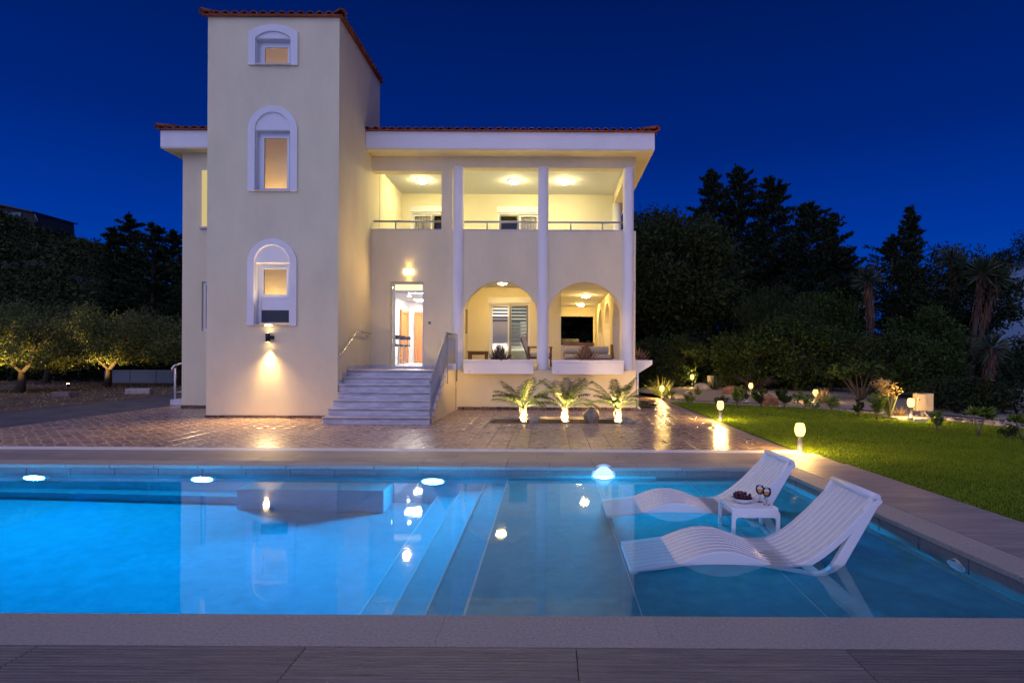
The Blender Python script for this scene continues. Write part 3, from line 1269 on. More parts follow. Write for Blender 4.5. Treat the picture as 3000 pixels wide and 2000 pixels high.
# columns
col_me = None
for cx in (-2.615, -0.23, 2.168):
    m_ = MB()
    m_.lathe([(0.165, 1.121), (0.165, 1.15), (0.15, 1.17), (0.15, 6.76), (0.152, 6.789)], (cx, WY + .01, 0), 24)
    m_.build('column', 'render_white', villa)
for cx, cy_, zt, zb in ((2.2, 19.1, 6.62, F2),):
    m_ = MB()
    m_.lathe([(0.15, zb), (0.15, zt)], (cx, cy_, 0), 24)
    m_.build('column', 'render_white', villa)
for cy_ in (19.8, 22.8, 26.0):
    m_ = MB()
    m_.lathe([(0.16, 1.121), (0.16, 5.2)], (2.50, cy_, 0), 20)
    m_.build('column', 'render_white', villa)
# side arcade
k = MB()
ys = [WY + .30, 17.1, 19.35, 20.25, 22.35, 23.25, 25.35, 26.6]
for a, c in ((0, 1), (2, 3), (4, 5), (6, 7)):
    k.box(2.10, WX1, ys[a], ys[c], 1.12, 3.75)
for a, c in ((1, 2), (3, 4), (5, 6)):
    arch_fill(k, ys[a], ys[c], 2.55, 3.50, 3.75, 2.10, WX1, axis='x', n=12)
k.box(2.10, WX1, WY + .30, 26.6, 3.75, 5.03)
k.box(2.10, WX1, WY + .30, 26.6, 6.62, ZS)
k.build('side_wall', 'render_cream', villa)
# floors and ceilings
k = MB()
k.box(-5.04, 2.09, WY + .3, 26.6, 1.0, FL)
k.build('veranda_floor', 'marble', villa)
k = MB()
k.box(-2.8, 2.09, WY + .3, 26.5, CL, F2)
k.box(-5.04, -2.8, WY + .3, BW + .15, CL + .02, F2)
k.build('balcony_slab', 'ceiling_paint', villa)
k = MB()
k.box(-5.04, 2.09, WY + .31, BW, C2, ZS - .005)
k.build('balcony_ceiling', 'ceiling_paint', villa)


def holed(mb, x0, x1, z0, z1, y0, y1, holes):
    """wall block along x with full-height strips and rectangular openings (hx0,hx1,hz0,hz1), sorted by x"""
    cur = x0
    for hx0, hx1, hz0, hz1 in holes:
        mb.box(cur, hx0, y0, y1, z0, z1)
        if hz0 > z0:
            mb.box(hx0, hx1, y0, y1, z0, hz0)
        if hz1 < z1:
            mb.box(hx0, hx1, y0, y1, hz1, z1)
        cur = hx1
    mb.box(cur, x1, y0, y1, z0, z1)


UZ = 6.54
k = MB()
holed(k, -5.04, 2.09, F2, C2, BW, BW + .2, [(-4.75, -3.30, F2, UZ), (-1.81, -0.38, F2, UZ)])
holed(k, -2.80, 0.345, FL, CL, BW, BW + .15, [(-2.09, -0.71, FL, 3.48)])
k.box(-2.95, -2.80, WY + .3, BW + .15, FL, CL)
k.box(-5.2, -5.042, TB + .001, BW + .2, F2, C2)
k.box(0.20, 0.345, BW + .15, 26.5, FL, CL)
k.box(0.345, 2.09, 26.5, 26.6, 3.35, CL)
k.box(1.98, 2.09, 26.5, 26.6, FL, 3.35)
k.build('veranda_wall', 'veranda_paint', villa)

# ---- front door and hall
k = MB()
frame_rect(k, DX0 + .06, DX1 - .005, FL, DZ - .01, WY + .10, WY + .17, .055, .03)
k.box(DX0 + .115, DX1 - .06, WY + .10, WY + .17, 3.27, 3.34)
door = k.build('front_door', 'pvc', villa, .004)
k = MB()
k.box(DX0 + .115, DX1 - .06, WY + .13, WY + .137, 3.34, 3.505)
k.build('transom_pane', 'transom_glow', door)
k = MB()
k.box(DX0 + .115, DX1 - .06, WY + .13, WY + .137, FL + .03, 3.27)
k.build('pane', 'clear_glass', door)
k = MB()
k.box(DX0 - .35, DX1 + .3, WY - .1, WY + .3, FL - .03, FL + .0)
k.build('threshold', 'marble', door)
hall = MB()
hall.box(-6.1, -6.0, 16.71, 24, FL, CL)
hall.box(-6.1, -2.95, 24, 24.1, FL, CL)
hall.box(-2.95, -2.85, BW + .16, 24, FL, CL)
hall.box(-6.0, -2.96, WY + .31, 24, 3.72, 3.79)
hall.box(-6.0, -5.05, 16.705, 16.75, FL, 3.72)
hall.build('hall_wall', 'interior_white', villa)
k = MB()
k.box(-6.0, -2.96, WY + .31, 24, FL - .01, FL + .004)
k.build('hall_floor', 'interior_white', villa)
# timber inner doors
k = MB()
frame_rect(k, -5.72, -4.75, FL + .005, FL + 2.15, 23.90, 23.998, .12, 0)
d1 = k.build('inner_door', 'wood_orange', villa, .005)
k = MB()
k.box(-5.60, -4.87, 23.96, 23.99, FL + .01, FL + 2.03)
k.build('door_leaf', 'wood_orange', d1)
k = MB()
for (a, c, z0, z1) in ((22.55, 22.67, FL + .005, FL + 2.15), (23.55, 23.67, FL + .005, FL + 2.15), (22.67, 23.55, FL + 2.03, FL + 2.15)):
    k.box(-5.998, -5.90, a, c, z0, z1)
d2 = k.build('inner_door', 'wood_orange', villa, .005)
k = MB()
k.box(-5.99, -5.95, 22.67, 23.55, FL + .01, FL + 2.03)
k.build('door_leaf', 'wood_orange', d2)
for q in ((-5.0, -4.2, 19.6, 20.1), (-5.4, -4.4, 22.6, 23.0)):
    k = MB()
    k.box(*q, 3.69, 3.715)
    k.build('hall_light_panel', 'lamp_hall', villa)
for x, y in ((-5.2, 18.6), (-4.6, 18.6), (-5.3, 21.3), (-4.5, 21.3)):
    m_ = MB()
    m_.lathe([(.05, 3.702), (.05, 3.718)], (x, y, 0), 12)
    m_.build('downlight', 'lamp_hall', villa)
# small dark switch plate beside the door
sw = thing('switch_plate', 'small dark switch plate on the wall right of the front door', 'switch', (-3.40, WY, 2.41))
k = MB()
k.box(-3.45, -3.355, WY - .014, WY - .001, 2.37, 2.46)
k.build('plate', 'pvc', sw, .003)
for zz in (2.383, 2.422):
    k = MB()
    k.box(-3.443, -3.362, WY - .022, WY - .015, zz, zz + .03)
    k.build('rocker', 'black', sw, .002)


# ---- sliding doors on the verandas
def slider(x0, x1, z0, z1, y, dark_right, boxh=.21):
    k = MB()
    frame_rect(k, x0, x1, z0, z1 - boxh, y + .02, y + .13, .055, .03)
    f = k.build('sliding_door', 'pvc', villa, .004)
    k = MB()
    k.box(x0 - .03, x1 + .03, y - .035, y + .12, z1 - boxh, z1)
    k.build('shutter_box', 'pvc', f, .006)
    xm = (x0 + x1) / 2
    for (a, c, dk) in ((x0 + .057, xm - .002, not dark_right), (xm + .002, x1 - .057, dark_right)):
        k = MB()
        frame_rect(k, a, c, z0 + .032, z1 - boxh - .057, y + (.03 if dk else .08), y + (.07 if dk else .12), .06)
        s = k.build('sash', 'grey_alu' if dk else 'pvc', f, .003)
        k = MB()
        k.box(a + .06, c - .06, y + .05 if dk else y + .10, y + .055 if dk else y + .105, z0 + .092, z1 - boxh - .117)
        k.build('pane', 'grey_glass' if dk else 'clear_glass', f)
    return f


slider(-4.75, -3.30, F2, UZ, BW, True)
slider(-1.81, -0.38, F2, UZ, BW, False)
for (a, c) in ((-4.69, -4.03), (-1.09, -0.44)):
    k = MB()
    n_f = 14
    pl = [(a + (c - a) * q / n_f, BW + .165 + (.012 if q % 2 else -.012)) for q in range(n_f + 1)]
    k.prism(pl + [(x, y + .006) for x, y in pl[::-1]], 'z', F2 + .06, UZ - .24)
    k.build('reflection_panel', 'cushion', villa)  # tan panel added behind the glass, stands for reflected veranda light
low = slider(-2.09, -0.71, FL, 3.48, BW, True, .20)
# day-and-night blind: alternating dark and sheer bands
for i in range(11):
    zt = 3.19 - i * .115
    k = MB()
    k.box(-2.02, -0.78, BW + .16, BW + .166, zt - .062, zt)
    k.build('blind_band', 'blind_dark' if i < 5 else 'blind_sheer', low)
    if i >= 3:
        k = MB()
        k.box(-2.02, -1.43, BW + .168, BW + .172, zt - .115, zt - .062)
        k.build('blind_band', 'blind_sheer', low)
# rooms behind
k = MB()
k.box(-2.84, 0.19, 22.6, 22.7, FL, CL)
k.box(-2.84, 0.19, BW + .16, 22.6, 3.72, 3.795)
k.build('room_wall', 'interior_white', villa)
k = MB()
k.box(-1.75, -1.2, 22.56, 22.595, FL + .75, FL + 1.75)
k.build('room_panel', 'grey_alu', villa)
k = MB()
k.box(-2.6, -0.2, 21.0, 22.4, FL + .01, FL + .55)
k.build('room_bed', 'cushion', villa, .05)
k = MB()
k.box(-1.8, -1.0, 20.6, 21.0, 3.69, 3.715)
k.build('room_light_panel', 'lamp_room', villa)
k = MB()
k.box(-5.04, 0.345, 22.4, 22.5, F2, C2)
k.box(-5.04, 0.345, BW + .21, 22.4, F2 - .0, F2 + .01)
k.box(-2.7, -2.6, BW + .21, 22.4, F2 + .011, C2)
k.build('bedroom_wall', 'interior_amber', villa)

# ---- left wing front, rear body
k = MB()
holed(k, -10.26, TX0 - .001, 0, ZS, BY, BY + .25, [(-9.72, -8.5, 2.15, 3.52)])
k.build('left_wing_wall', 'render_cream', villa)
# second opening cut by leaving the strip: a glowing panel proud of the upper floor is the lit window
for (z0, z1, mm, nm) in ((5.04, 6.60, 'veranda_paint', 'lit_window'), (2.15, 3.52, 'pvc', 'window')):
    k = MB()
    if nm == 'lit_window':
        k.box(-9.70, -8.5, BY - .05, BY - .002, z0, z1)
        sh = k.build('lit_window', 'lit_blind', villa, .01)
        k = MB()
        k.box(-9.76, -8.4, BY - .09, BY - .002, z0 - .05, z0 - .002)
        k.build('sill', 'marble', sh)
    else:
        frame_rect(k, -9.71, -8.51, z0, z1, BY + .06, BY + .13, .07)
        wf = k.build('window', mm, villa, .004)
        k = MB()
        k.box(-9.64, -8.58, BY + .09, BY + .095, z0 + .07, z1 - .07)
        k.build('pane', 'grey_glass', wf)
k = MB()
k.box(-10.26, -10.01, BY + .25, 26.0, 0, ZS)
k.box(-10.01, 0.19, 26.0, 26.2, 0, ZS)
k.box(0.05, 0.345, BW + .21, 26.0, F2, ZS)
k.build('rear_wall', 'render_cream', villa)

# ---- roofs: fascia box, soffit, tiled slopes, eave tiles
k = MB()
k.box(TX1 + .004, 2.80, EY, TB + .01, ZS + .03, ZF)
k.box(-10.63, TX0 - .004, EY, TB + .01, ZS + .03, ZF)
k.box(-10.63, 2.80, TB + .011, 27.0, ZS + .03, ZF)
k.build('fascia', 'render_white', villa, .006)
k = MB()
k.box(TX1 + .004, 2.79, EY + .012, TB + .01, ZS, ZS + .028)
k.box(-10.62, TX0 - .004, EY + .012, TB + .01, ZS, ZS + .028)
k.box(-10.62, 2.79, TB + .011, 26.99, ZS, ZS + .028)
k.build('soffit', 'render_cream', villa)


def tile_piece():
    """one barrel roof tile: a tapered half pipe, 0.42 long, running up the slope (+y)"""
    m_ = MB()
    n = 7
    for y, r, zz in ((0, .092, 0.0), (.42, .078, .03)):
        for rr in (r, r - .016):
            for i in range(n):
                th = PI * i / (n - 1)
                m_.v.append((rr * math.cos(th), y, zz + rr * math.sin(th) * 0.95))
    for i in range(n - 1):
        m_.f += [(i, i + 1, 2 * n + i + 1, 2 * n + i), (n + i, 3 * n + i, 3 * n + i + 1, n + i + 1), (i, n + i, n + i + 1, i + 1),
                 (2 * n + i, 2 * n + i + 1, 3 * n + i + 1, 3 * n + i)]
        m_.s += [True, True, False, False]
    m_.f += [(0, 2 * n, 3 * n, n), (n - 1, 2 * n - 1, 4 * n - 1, 3 * n - 1)]
    m_.s += [False, False]
    return m_.mesh('roof_tile', 'terracotta')


rt = tile_piece()
for v in rt.vertices:
    pass


def eave_row(parent, x0, x1, y, z, pitch, rot=0.0, step=.222):
    """a row of tiles with hollow channel tiles between; rot turns the row about z (0 = faces the viewer)"""
    L = abs(x1 - x0)
    n = int(L / step)
    for i in range(n + 1):
        f = i * step
        o = link('roof_tile', rt, parent)
        off = root_loc(parent)
        if rot == 0:
            p = Vector((x0 + f, y, z))
        else:
            p = Vector((x0, y + f, z))
        o.location = p - off
        o.rotation_euler = (R(pitch), 0, 0) if rot == 0 else (Matrix.Rotation(rot, 3, 'Z') @ Matrix.Rotation(R(pitch), 3, 'X')).to_euler()


def slope_mesh(pts4, u, v, amp, name, parent):
    """corrugated roof plane between four corners (front-left, front-right, back-right, back-left)"""
    a, b_, c, d = [np.array(p, float) for p in pts4]
    V, F = [], []
    for j in range(v + 1):
        for i in range(u + 1):
            s, t = i / u, j / v
            p = (1 - t) * ((1 - s) * a + s * b_) + t * ((1 - s) * d + s * c)
            V.append((p[0], p[1], p[2] + amp * abs(math.sin(PI * i / 4))))
    for j in range(v):
        for i in range(u):
            q = j * (u + 1) + i
            F.append((q, q + 1, q + u + 2, q + u + 1))
    return raw_mesh(name, V, F, 'terracotta', parent, smooth=True)


PT = 13
tp = math.tan(R(PT))
roof = villa_roof = raw_mesh('roof', [(-10.63, EY + .02, ZF + .004), (2.80, EY + .02, ZF + .004), (2.80, 27, ZF + .004), (-10.63, 27, ZF + .004)], [(0, 1, 2, 3)], 'terracotta', villa)
ry = (EY + 27) / 2
rz = ZF + (ry - EY) * tp
slope_mesh([(TX1 + .02, EY + .02, ZF + .03), (2.82, EY + .02, ZF + .03), (-2.4, ry, rz), (TX1 + .02, ry, rz)], 140, 4, .05, 'roof_slope', roof)
slope_mesh([(-10.65, EY + .02, ZF + .03), (TX0 - .02, EY + .02, ZF + .03), (TX0 - .02, ry, rz), (-8.8, ry, rz)], 44, 4, .05, 'roof_slope', roof)
slope_mesh([(2.82, EY + .02, ZF + .03), (2.82, 27, ZF + .03), (-2.4, ry + .1, rz), (-2.4, ry, rz)], 200, 4, .05, 'roof_slope', roof)
eave_row(roof, TX1 + .06, 2.72, EY - .075, ZF + .008, PT)
eave_row(roof, -10.55, TX0 - .10, EY - .075, ZF + .008, PT)
eave_row(roof, 2.88, 2.88, EY + .12, ZF + .008, PT, rot=PI / 2) if False else None
n = 22
for i in range(n):
    o = link('roof_tile', rt, roof)
    o.location = Vector((2.875, EY + .15 + i * .222, ZF + .008)) - root_loc(roof)
    o.rotation_euler = (Matrix.Rotation(PI / 2, 3, 'Z') @ Matrix.Rotation(R(PT), 3, 'X')).to_euler()
for (x, y, rz_) in ((2.86, EY - .09, R(42)), (-10.69, EY - .09, R(-42))):
    o = link('ridge_tile', rt, roof)
    o.location = Vector((x, y, ZF + .05)) - root_loc(roof)
    o.rotation_euler = (R(9), 0, rz_)
    o.scale = (1.25, 1.3, 1.2)
m_ = MB()
m_.box(TX1 + .01, 2.86, EY - .07, EY + .02, ZF + .001, ZF + .028)
m_.box(-10.69, TX0 - .01, EY - .07, EY + .02, ZF + .001, ZF + .028)
m_.build('eave_channel', 'terracotta', roof)
# tower roof
tr = raw_mesh('tower_roof', [(TX0 - .02, TY - .02, TZ + .004), (TX1 + .02, TY - .02, TZ + .004), (TX1 + .02, TB + .02, TZ + .004), (TX0 - .02, TB + .02, TZ + .004)], [(0, 1, 2, 3)], 'terracotta', villa)
apex = ((TX0 + TX1) / 2, (TY + TB) / 2, TZ + 1.6 * tp)
cs = [(TX0 - .06, TY - .06, TZ + .03), (TX1 + .06, TY - .06, TZ + .03), (TX1 + .06, TB + .06, TZ + .03), (TX0 - .06, TB + .06, TZ + .03)]
for i in range(4):
    slope_mesh([cs[i], cs[(i + 1) % 4], apex, apex], 60, 3, .04, 'roof_slope', tr)
eave_row(tr, TX0 + .02, TX1 - .02, TY - .095, TZ + .012, PT)
for i in range(14):
    o = link('roof_tile', rt, tr)
    o.location = Vector((TX1 + .095, TY + .12 + i * .222, TZ + .012)) - root_loc(tr)
    o.rotation_euler = (Matrix.Rotation(PI / 2, 3, 'Z') @ Matrix.Rotation(R(PT), 3, 'X')).to_euler()
    o = link('roof_tile', rt, tr)
    o.location = Vector((TX0 - .095, TY + .12 + i * .222, TZ + .012)) - root_loc(tr)
    o.rotation_euler = (Matrix.Rotation(-PI / 2, 3, 'Z') @ Matrix.Rotation(R(PT), 3, 'X')).to_euler()
for (x, y, rz_) in ((TX1 + .11, TY - .11, R(42)), (TX0 - .11, TY - .11, R(-42))):
    for q in range(3):
        o = link('ridge_tile', rt, tr)
        d = .34 * q
        o.location = Vector((x - d * math.sin(rz_), y + d * math.cos(rz_), TZ + .05 + d * .16)) - root_loc(tr)
        o.rotation_euler = (R(9), 0, rz_)
        o.scale = (1.25, 1.0, 1.2)
m_ = MB()
m_.box(TX0 - .09, TX1 + .09, TY - .09, TY - .0, TZ + .001, TZ + .03)
m_.box(TX1 + .001, TX1 + .09, TY + .001, TB + .06, TZ + .001, TZ + .03)
m_.build('eave_channel', 'terracotta', tr)

# ---- stairs
stairs = MB()
NOSE = [12.31 + .30 * i for i in range(7)]
HS = .162
poly = [(WY, 0.0)]
poly = [(NOSE[0] + .04, 0.0)]
for i in range(7):
    poly += [(NOSE[i] + .04, HS * (i + 1) - .032)]
    poly += [(NOSE[i + 1] + .04 if i < 6 else BY - .005, HS * (i + 1) - .032)]
poly += [(BY - .005, 0.0)]
stairs.prism(poly, 'x', -4.90, -2.63)
st = stairs.build('stairs', 'render_cream', villa)
for i in range(7):
    xl = -4.93 if i < 4 else -5.043
    zt = HS * (i + 1)
    yb = NOSE[i + 1] + .06 if i < 6 else WY - .002
    k = MB()
    k.box(xl - .015 if i < 4 else xl, -2.585, NOSE[i], yb, zt - .03, zt)
    k.build('tread', 'marble', st, .006)
    k = MB()
    k.box(xl, -2.60, NOSE[i] + .036, NOSE[i] + .0395, HS * i + .001, zt - .031)
    k.build('riser', 'marble', st)
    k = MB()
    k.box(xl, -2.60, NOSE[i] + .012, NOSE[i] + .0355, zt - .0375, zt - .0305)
    k.build('nosing_joint_shade', 'joint_shade', st)  # dark line under the nosing: grout with the shade painted in
    if i >= 4 or True:
        if NOSE[i] + .1 > TY:
            k = MB()
            k.box(TX1 + .001, TX1 + .016, NOSE[i], NOSE[i] + .30 if i < 6 else WY - .005, zt + .001, zt + .10)
            k.build('skirting', 'marble', st)
k = MB()
k.box(-5.03, DX0 - .02, WY - .018, WY - .001, HS * 7 + .001, HS * 7 + .10)
k.box(DX1 + .02, -2.76, WY - .018, WY - .001, HS * 7 + .001, HS * 7 + .10)
k.build('skirting', 'marble', st)
k = MB()
for i in range(6):
    k.box(-4.95 if i < 4 else -5.04, -4.90, NOSE[i] + .041, WY - .01, HS * i, HS * (i + 1) - .033)
k.build('stringer', 'render_cream', st)

# stair railing: close vertical bars under a slanting handrail
rail = link('stair_railing', None, villa)
rail.location = (0, 0, 0)


def bar(name, pts, r, m, parent, n=6):
    k = MB()
    k.tube(pts, r, n)
    return k.build(name, m, parent)


RX = -2.60
top = [(12.36, 0.96), (14.2, 2.08), (15.62, 2.09)]


def rail_z(y):
    return top[0][1] + (y - top[0][0]) / (top[1][0] - top[0][0]) * (top[1][1] - top[0][1]) if y < top[1][0] else 2.085


bar('handrail', [(RX, 12.30, .93), (RX, 12.36, .97), (RX, 14.2, 2.08), (RX, 15.62, 2.085)], .021, 'rail_grey', rail)
bar('lower_rail', [(RX, 12.40, .26), (RX, 14.2, 1.30), (RX, 15.62, 1.30)], .012, 'rail_grey', rail)
bar('upper_rail', [(RX, 12.40, .86), (RX, 14.2, 1.95), (RX, 15.62, 1.955)], .010, 'rail_grey', rail)
bar('post', [(RX, 12.36, .0), (RX, 12.36, .97)], .022, 'rail_grey', rail)
bar('post', [(RX + .03, 14.2, .80), (RX + .03, 14.2, 2.08)], .018, 'rail_grey', rail)
bar('post', [(RX + .03, 15.62, .80), (RX + .03, 15.62, 2.085)], .018, 'rail_grey', rail)
y = 12.47
while y < 15.6:
    zl = .26 + (y - 12.40) / 1.8 * 1.04 if y < 14.2 else 1.30
    bar('baluster', [(RX, y, zl), (RX, y, rail_z(y) - .01)], .0085, 'rail_grey', rail, 5)
    y += .088

# wall handrail by the tower
wr = link('wall_handrail', None, villa)
bar('handrail', [(-4.96, 13.36, 1.46), (-4.96, 13.44, 1.49), (-4.96, 14.55, 2.09), (-4.96, 14.68, 2.13), (-4.96, 15.75, 2.10)], .019, 'steel', wr, 8)
for y, z in ((13.46, 1.50), (13.98, 1.78), (14.75, 2.12), (15.55, 2.105)):
    bar('bracket', [(-5.05, y, z - .07), (-4.98, y, z - .07), (-4.96, y, z - .01)], .009, 'steel', wr)

# balcony rails
br = link('balcony_rail', None, villa)
for x0, x1, posts in ((-5.03, -3.10, (-4.41, -3.63)), (-2.46, -0.38, (-1.82, -0.95)), (-0.08, 2.01, (0.55, 1.45))):
    bar('handrail', [(x0, WY + .12, 5.29), (x1, WY + .12, 5.29)], .030, 'rail_grey', br, 8)
    for p in posts:
        bar('post', [(p, WY + .12, 5.056), (p, WY + .12, 5.265)], .022, 'rail_grey', br, 8)

# planters under the arches
pz0, pz1 = 1.01, 1.40


def planter(x0, x1):
    k = MB()
    y0, y1 = BY - .36, BY - .002
    t = .06
    k.box(x0, x1, y0, y0 + t, pz0, pz1 - .075)
    k.box(x0, x0 + t, y0 + t, y1, pz0, pz1 - .075)
    k.box(x1 - t, x1, y0 + t, y1, pz0, pz1 - .075)
    k.box(x0 + t, x1 - t, y0 + t, y1, pz0, pz0 + .05)
    k.box(x0, x1, y1 - .004, WY - .003, 1.121, pz1 - .075) if False else None
    o = k.build('planter', 'render_white', villa, .008)
    k = MB()
    k.box(x0 - .012, x1 + .012, y0 - .012, y0 + t + .01, pz1 - .074, pz1)
    k.box(x0 - .012, x0 + t + .01, y0 + t + .01, WY + .04, pz1 - .074, pz1)
    k.box(x1 - t - .01, x1 + .012, y0 + t + .01, WY + .04, pz1 - .074, pz1)
    k.box(x0 + t + .01, x1 - t - .01, WY + .0, WY + .04, pz1 - .074, pz1)
    k.build('rim', 'render_white', o, .01)
    k = MB()
    k.box(x0 + t, x1 - t, y0 + t, WY + .0, pz1 - .13, pz1 - .1)
    k.build('soil', 'dirt', o)
    k = MB()
    k.lathe([(.012, -.03), (.012, 0.0)], (x0 + .17, y0 - .001, 1.075), 8, axis='y')
    k.build('drain_hole', 'black', o)
    k = MB()
    k.box(x0 + .01, x1 - .01, WY + .002, WY + .22, 1.121, pz1 - .08)
    k.build('back_wall', 'render_white', o)
    return o


planter(-2.37, -0.47)
planter(0.04, 1.99)
k = MB()
k.prism([(WX1 + .002, 1.40), (2.93, 1.40), (2.93, 1.27), (2.50, 1.00), (WX1 + .002, 1.00)], 'y', 16.35, 25.5)
k.build('planter', 'render_white', villa, .012)

# stone skirting strips: every piece its own
def skirt(x0, x1, y, n_seed, h=.065):
    rr = random.Random(n_seed)
    x = x0
    base = link('skirting', None, villa)
    while x < x1 - .02:
        w_ = rr.uniform(.07, .24)
        xe = min(x + w_, x1)
        k = MB()
        k.box(x, xe - .006, y - rr.uniform(.014, .022), y - .001, .002, h + rr.uniform(-.006, .004))
        k.build('stone', 'skirting_stone', base, .003)
        x = xe


skirt(TX0 - .02, -4.96, TY, 3)
skirt(-2.58, WX1 + .01, BY, 4, .085)
skirt(-10.27, TX0 - .02, BY, 5, .085)

# side landing with white railing left of the house
land = thing('side_steps', 'low white stone landing with curved metal railing at the left corner of the villa', 'side steps', (-10.8, 17.2, 0))
k = MB()
k.box(-11.2, -10.27, 16.75, 19.6, 0, .17)
k.build('lower_step', 'marble', land, .008)
k = MB()
k.box(-10.9, -10.27, 17.05, 19.6, .171, .33)
k.build('upper_step', 'marble', land, .008)
bar('post', [(-11.12, 16.85, .17), (-11.12, 16.85, 1.10)], .028, 'rail_white', land, 8)
bar('handrail', [(-11.16, 16.78, 1.02), (-11.14, 16.74, 1.08), (-11.12, 16.80, 1.16), (-10.9, 17.1, 1.28), (-10.35, 17.9, 1.66)], .026, 'rail_white', land, 8)
for f in (.25, .5, .75, 1.0):
    x, y = -11.12 + .72 * f, 16.85 + 1.0 * f
    b1 = bar('baluster', [(x, y, .18), (x, y, 1.18 + .42 * f)], .011, 'rail_white', land, 6)
    m_ = MB()
    m_.lathe([(.010, .62), (.026, .66), (.026, .70), (.010, .74)], (x, y, 0.1 + .2 * f), 8)
    m_.build('collar', 'rail_white', b1)
bar('lower_rail', [(-11.12, 16.85, .36), (-10.35, 17.9, .55)], .012, 'rail_white', land)

# ================================================================== LAMPS
# tower up-and-down wall lamp
sc = thing('wall_lamp', 'black cylindrical wall lamp shining up and down on the tower front', 'wall lamp', (-6.64, TY, 1.9), 'outdoor wall lamps')
LY = TY - .110
k = MB()
k.lathe([(.046, -.105), (.05, -.10), (.05, .10), (.046, .105)], (-6.66, LY, 1.905), 20)
k.build('body', 'black', sc)
k = MB()
k.box(-6.63, -6.555, LY + .012, TY - .001, 1.87, 1.95)
k.build('wall_bracket', 'black', sc, .006)
for s_, zz in ((1, 2.0105), (-1, 1.7995)):
    m_ = MB()
    m_.lathe([(.038, zz - .0006), (.038, zz + .0006)], (-6.66, LY, 0), 16)
    m_.build('lens', 'lamp_spot', sc)
light('downlight', 'SPOT', (-6.66, LY, 1.78), 150, (1.0, .70, .30), sc, (-6.66, TY - .05, .6), size=.03, angle=54, blend=1)
light('patio_fill', 'SPOT', (-6.66, LY - .02, 1.77), 340, (1.0, .66, .30), sc, (-6.66, TY - 1.4, 0), size=.05, angle=128, blend=1)  # added fill: bounces warm light off the patio onto the wall
light('uplight', 'SPOT', (-6.66, LY, 2.03), 170, (1.0, .74, .40), sc, (-6.66, TY - .04, 3.6), size=.03, angle=60, blend=.9)

# box lamp above the front door
dl = thing('wall_lamp', 'glowing box shaped wall lamp above the front door', 'wall lamp', (-3.98, WY, 3.84), 'outdoor wall lamps')
k = MB()
k.box(-4.12, -3.86, WY - .11, WY - .02, 3.765, 3.915)
k.build('shade', 'lamp_sconce', dl, .012)
k = MB()
k.box(-4.07, -3.91, WY - .019, WY - .001, 3.79, 3.89)
k.build('back_plate', 'pvc', dl)
light('front_glow', 'AREA', (-3.99, WY - .125, 3.84), 20, (1.0, .64, .24), dl, (-3.99, WY - 2, 3.5), size=.2)
light('uplight', 'SPOT', (-3.99, WY - .065, 3.93), 5, (1.0, .62, .14), dl, (-3.99, WY - .02, 4.6), size=.05, angle=120, blend=1)
light('downlight', 'SPOT', (-3.99, WY - .065, 3.75), 4, (1.0, .62, .14), dl, (-3.99, WY - .02, 3.2), size=.05, angle=120, blend=1)


def dome(name, label, x, y, z, em, r=.15, energy=0, col=(1, .8, .45)):
    t = thing(name, label, 'ceiling lamp', (x, y, z), 'round ceiling lamps of the verandas')
    k = MB()
    k.lathe([(r + .025, -.03), (r + .025, -.001)], (x, y, z), 24)
    k.build('rim', 'steel', t)
    k = MB()
    k.lathe([(.02, -.105), (r * .55, -.095), (r * .85, -.07), (r, -.031)], (x, y, z), 20)
    k.build('glass_shade', em, t)
    if energy:
        light('bulb', 'POINT', (x, y, z - .2), energy, col, t, size=.12)
    return t


dome('ceiling_lamp', 'upper veranda ceiling lamp left of the first white column', -4.02, 17.7, C2, 'lamp_ceiling')
dome('ceiling_lamp', 'upper veranda ceiling lamp just left of the middle column', -1.16, 17.7, C2, 'lamp_ceiling')
dome('ceiling_lamp', 'upper veranda ceiling lamp just right of the middle column', .42, 17.7, C2, 'lamp_ceiling')
dome('ceiling_lamp', 'nearer lit ceiling lamp under the right hand arch', 1.31, 21.4, CL, 'lamp_low_ceiling')
dome('ceiling_lamp', 'farther lit ceiling lamp under the right hand arch', 1.32, 25.0, CL, 'lamp_low_ceiling')
dome('ceiling_lamp', 'ceiling lamp of the lower veranda above the left arch', -1.5, 17.6, CL, 'lamp_low_ceiling')


# bollard lamps
def bollard(x, y, z, label, first):
    if first is None:
        t = thing('bollard_lamp', label, 'garden lamp', (0, 0, 0), 'bollard lamps along lawn and garden bed')
        k = MB()
        k.lathe([(.052, 0), (.052, .008), (.036, .012), (.036, .235), (.044, .245), (.044, .262)], (0, 0, 0), 20)
        k.build('post', 'steel', t)
        k = MB()
        k.lathe([(.050, .263), (.066, .29), (.078, .335), (.079, .37), (.072, .42), (.058, .458), (.045, .464)], (0, 0, 0), 14)
        k.build('glass_shade', 'lamp_warm', t)
        light('glow', 'POINT', (0, 0, .365), 400, (1.0, .57, .16), t, size=.103)
        t.location = (x, y, z)
        return t
    return copy_tree(first, None, (x, y, z), label)


b0 = None
for x, y, z, lb in ((3.96, 9.02, 0.0, 'largest bollard lamp at the lawn corner behind the far lounger'),
                    (4.02, 13.45, 0.0, 'bollard lamp on the patio edge halfway along the lawn'),
                    (4.0, 20.4, 0.0, 'bollard lamp beside tall grass at the far end of the patio'),
                    (6.45, 25.9, 0.22, 'smallest farthest bollard lamp beside the round concrete post'),
                    (7.75, 22.0, 0.03, 'bollard lamp in the gravel behind the red boulder and small shrubs'),
                    (8.55, 18.35, 0.0, 'bollard lamp in the garden bed beside dry grasses'),
                    (8.62, 13.6, 0.075, 'bollard lamp standing in front of the beige electric box')):
    o = bollard(x, y, z, lb, b0)
    if b0 is None:
        b0 = o

